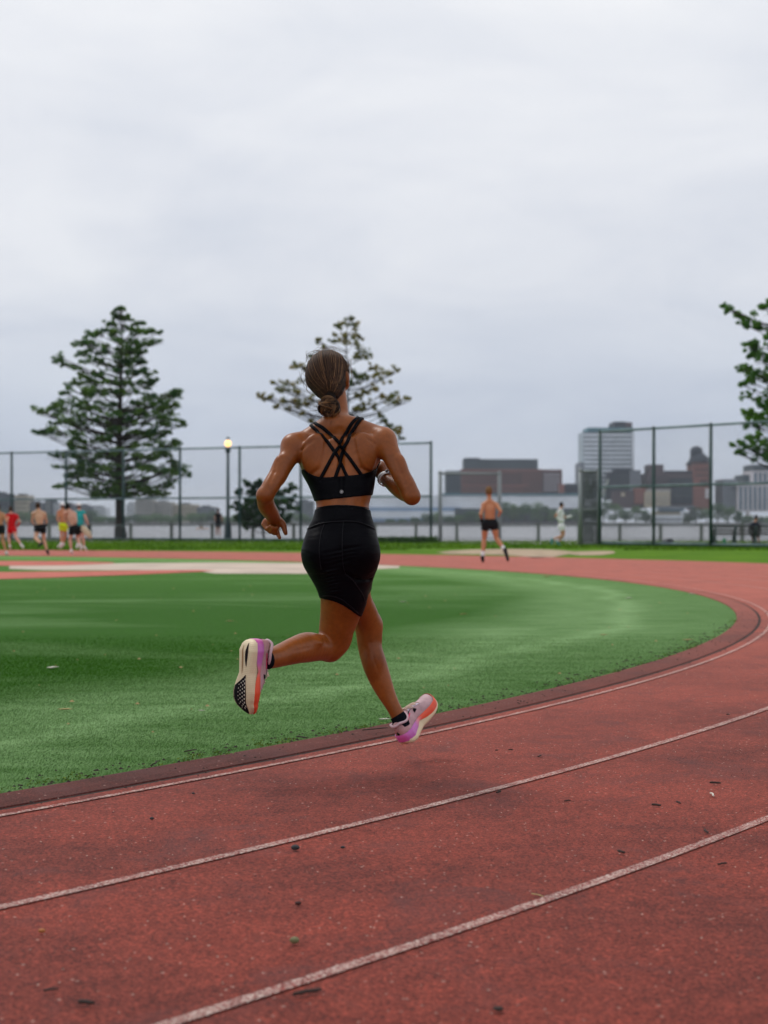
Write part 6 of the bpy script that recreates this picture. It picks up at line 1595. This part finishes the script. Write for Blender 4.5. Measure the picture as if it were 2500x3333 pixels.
# grit: pale flecks over the lanes, litter along the kerb
def grit(n, label, m, fn, size, z):
    V = []; F = []
    for _ in range(n):
        X, Y = fn(); s_ = size*R_.uniform(.5, 1.5); a = R_.uniform(0, 6.28); b = len(V)
        for k in range(4):
            q = a+k*math.pi/2+R_.uniform(-.4, .4); V.append((X+s_*math.cos(q), Y+s_*.7*math.sin(q), z))
        V.append((X, Y, z+s_*.7)); F += [(b, b+1, b+4), (b+1, b+2, b+4), (b+2, b+3, b+4), (b+3, b, b+4)]
    me = bpy.data.meshes.new('grit'); me.from_pydata(V, [], F); tag(obj('grit', me, m), label, 'grit', kind='stuff')
def on_track():
    while True:
        Y = math.sqrt(R_.uniform(2.8**2, 12**2)); X = R_.uniform(-.24, .24)*Y*1.05; r = math.hypot(X-CX, Y-CY)-R0
        if r > .36: return X, Y
def on_edge():
    a = R_.uniform(-.95, -.25); r = R0-abs(R_.gauss(0, .10))-.0; return CX+r*math.cos(a), CY+r*math.sin(a)
def on_kerb():
    a = R_.uniform(-.95, -.15); r = R0+R_.uniform(.0, .34); return CX+r*math.cos(a), CY+r*math.sin(a)
def on_turf():
    while True:
        Y = R_.uniform(6, 30); X = R_.uniform(-.24, .24)*Y; r = math.hypot(X-CX, Y-CY)
        if r < R0-.05: return X, Y
grit(420, 'pale flecks scattered over the red track lanes', M_SPECK, on_track, .0022, .0105)
grit(350, 'tiny dark crumbs scattered over the red track lanes', M_TWIG, on_track, .0026, .0105)
grit(900, 'dark leaf litter along the edge of the turf', M_TWIG, on_edge, .008, .014)
grit(350, 'crumbs of dirt lying on the track kerb', M_TWIG, on_kerb, .006, .024)
grit(90, 'pale bits of leaf scattered over the turf', M_LEAFD, on_turf, .011, .012)
# weeds rooted in the turf edge
cen = []; rd = []
for _ in range(80):
    a = R_.uniform(-.93, -.2) if R_.random() < .5 else R_.gauss(-.62, .05); r = R0-abs(R_.gauss(0, .05)); cen.append((CX+r*math.cos(a), CY+r*math.sin(a), .018)); rd.append((.05, .05, .014))
V, F = leaves(1700, np.array(cen), np.array(rd), 0.0062, NR)
tag(obj('edge_weeds', npmesh('edge_weeds', V, F, False), mat('weed_leaves', (.07, .14, .02), .8, .2, col2=(.16, .24, .04), vscale=30)), 'small bright weeds growing where the turf meets the kerb', 'weeds', kind='stuff')
# twigs lying in the turf edge
for k, (x0, y0, x1, y1) in enumerate(((1180, 2378, 1262, 2370), (495, 2490, 520, 2478), (600, 2448, 640, 2442), (60, 2557, 74, 2560), (965, 2398, 1000, 2404))):
    twig(x0, y0, x1, y1, .003, ('long thin twig on the turf edge just left of her front shoe', 'forked pale twig on the turf edge left of centre', 'thin twig on the turf edge below the raised shoe', 'stub of twig on the turf edge at far left', 'bent twig on the turf edge between her feet')[k], M_TWIG, .03)
# ------------------------------------------------------------------ river haze
def haze():
    m = bpy.data.materials.new('haze_air'); m.use_nodes = True; nt = m.node_tree; nt.nodes.clear()
    v = nt.nodes.new('ShaderNodeVolumePrincipled'); v.inputs['Color'].default_value = (0.80, 0.86, 0.95, 1); v.inputs['Density'].default_value = HAZE; v.inputs['Anisotropy'].default_value = 0.2
    o = nt.nodes.new('ShaderNodeOutputMaterial'); nt.links.new(v.outputs[0], o.inputs['Volume'])
    tag(MB().box((-3600, -80, -2.7), (3600, 7200, 82)).build('haze', m), 'thin grey haze over the river and far bank', 'haze', kind='stuff')
HAZE = 0.00014
if HAZE: haze()
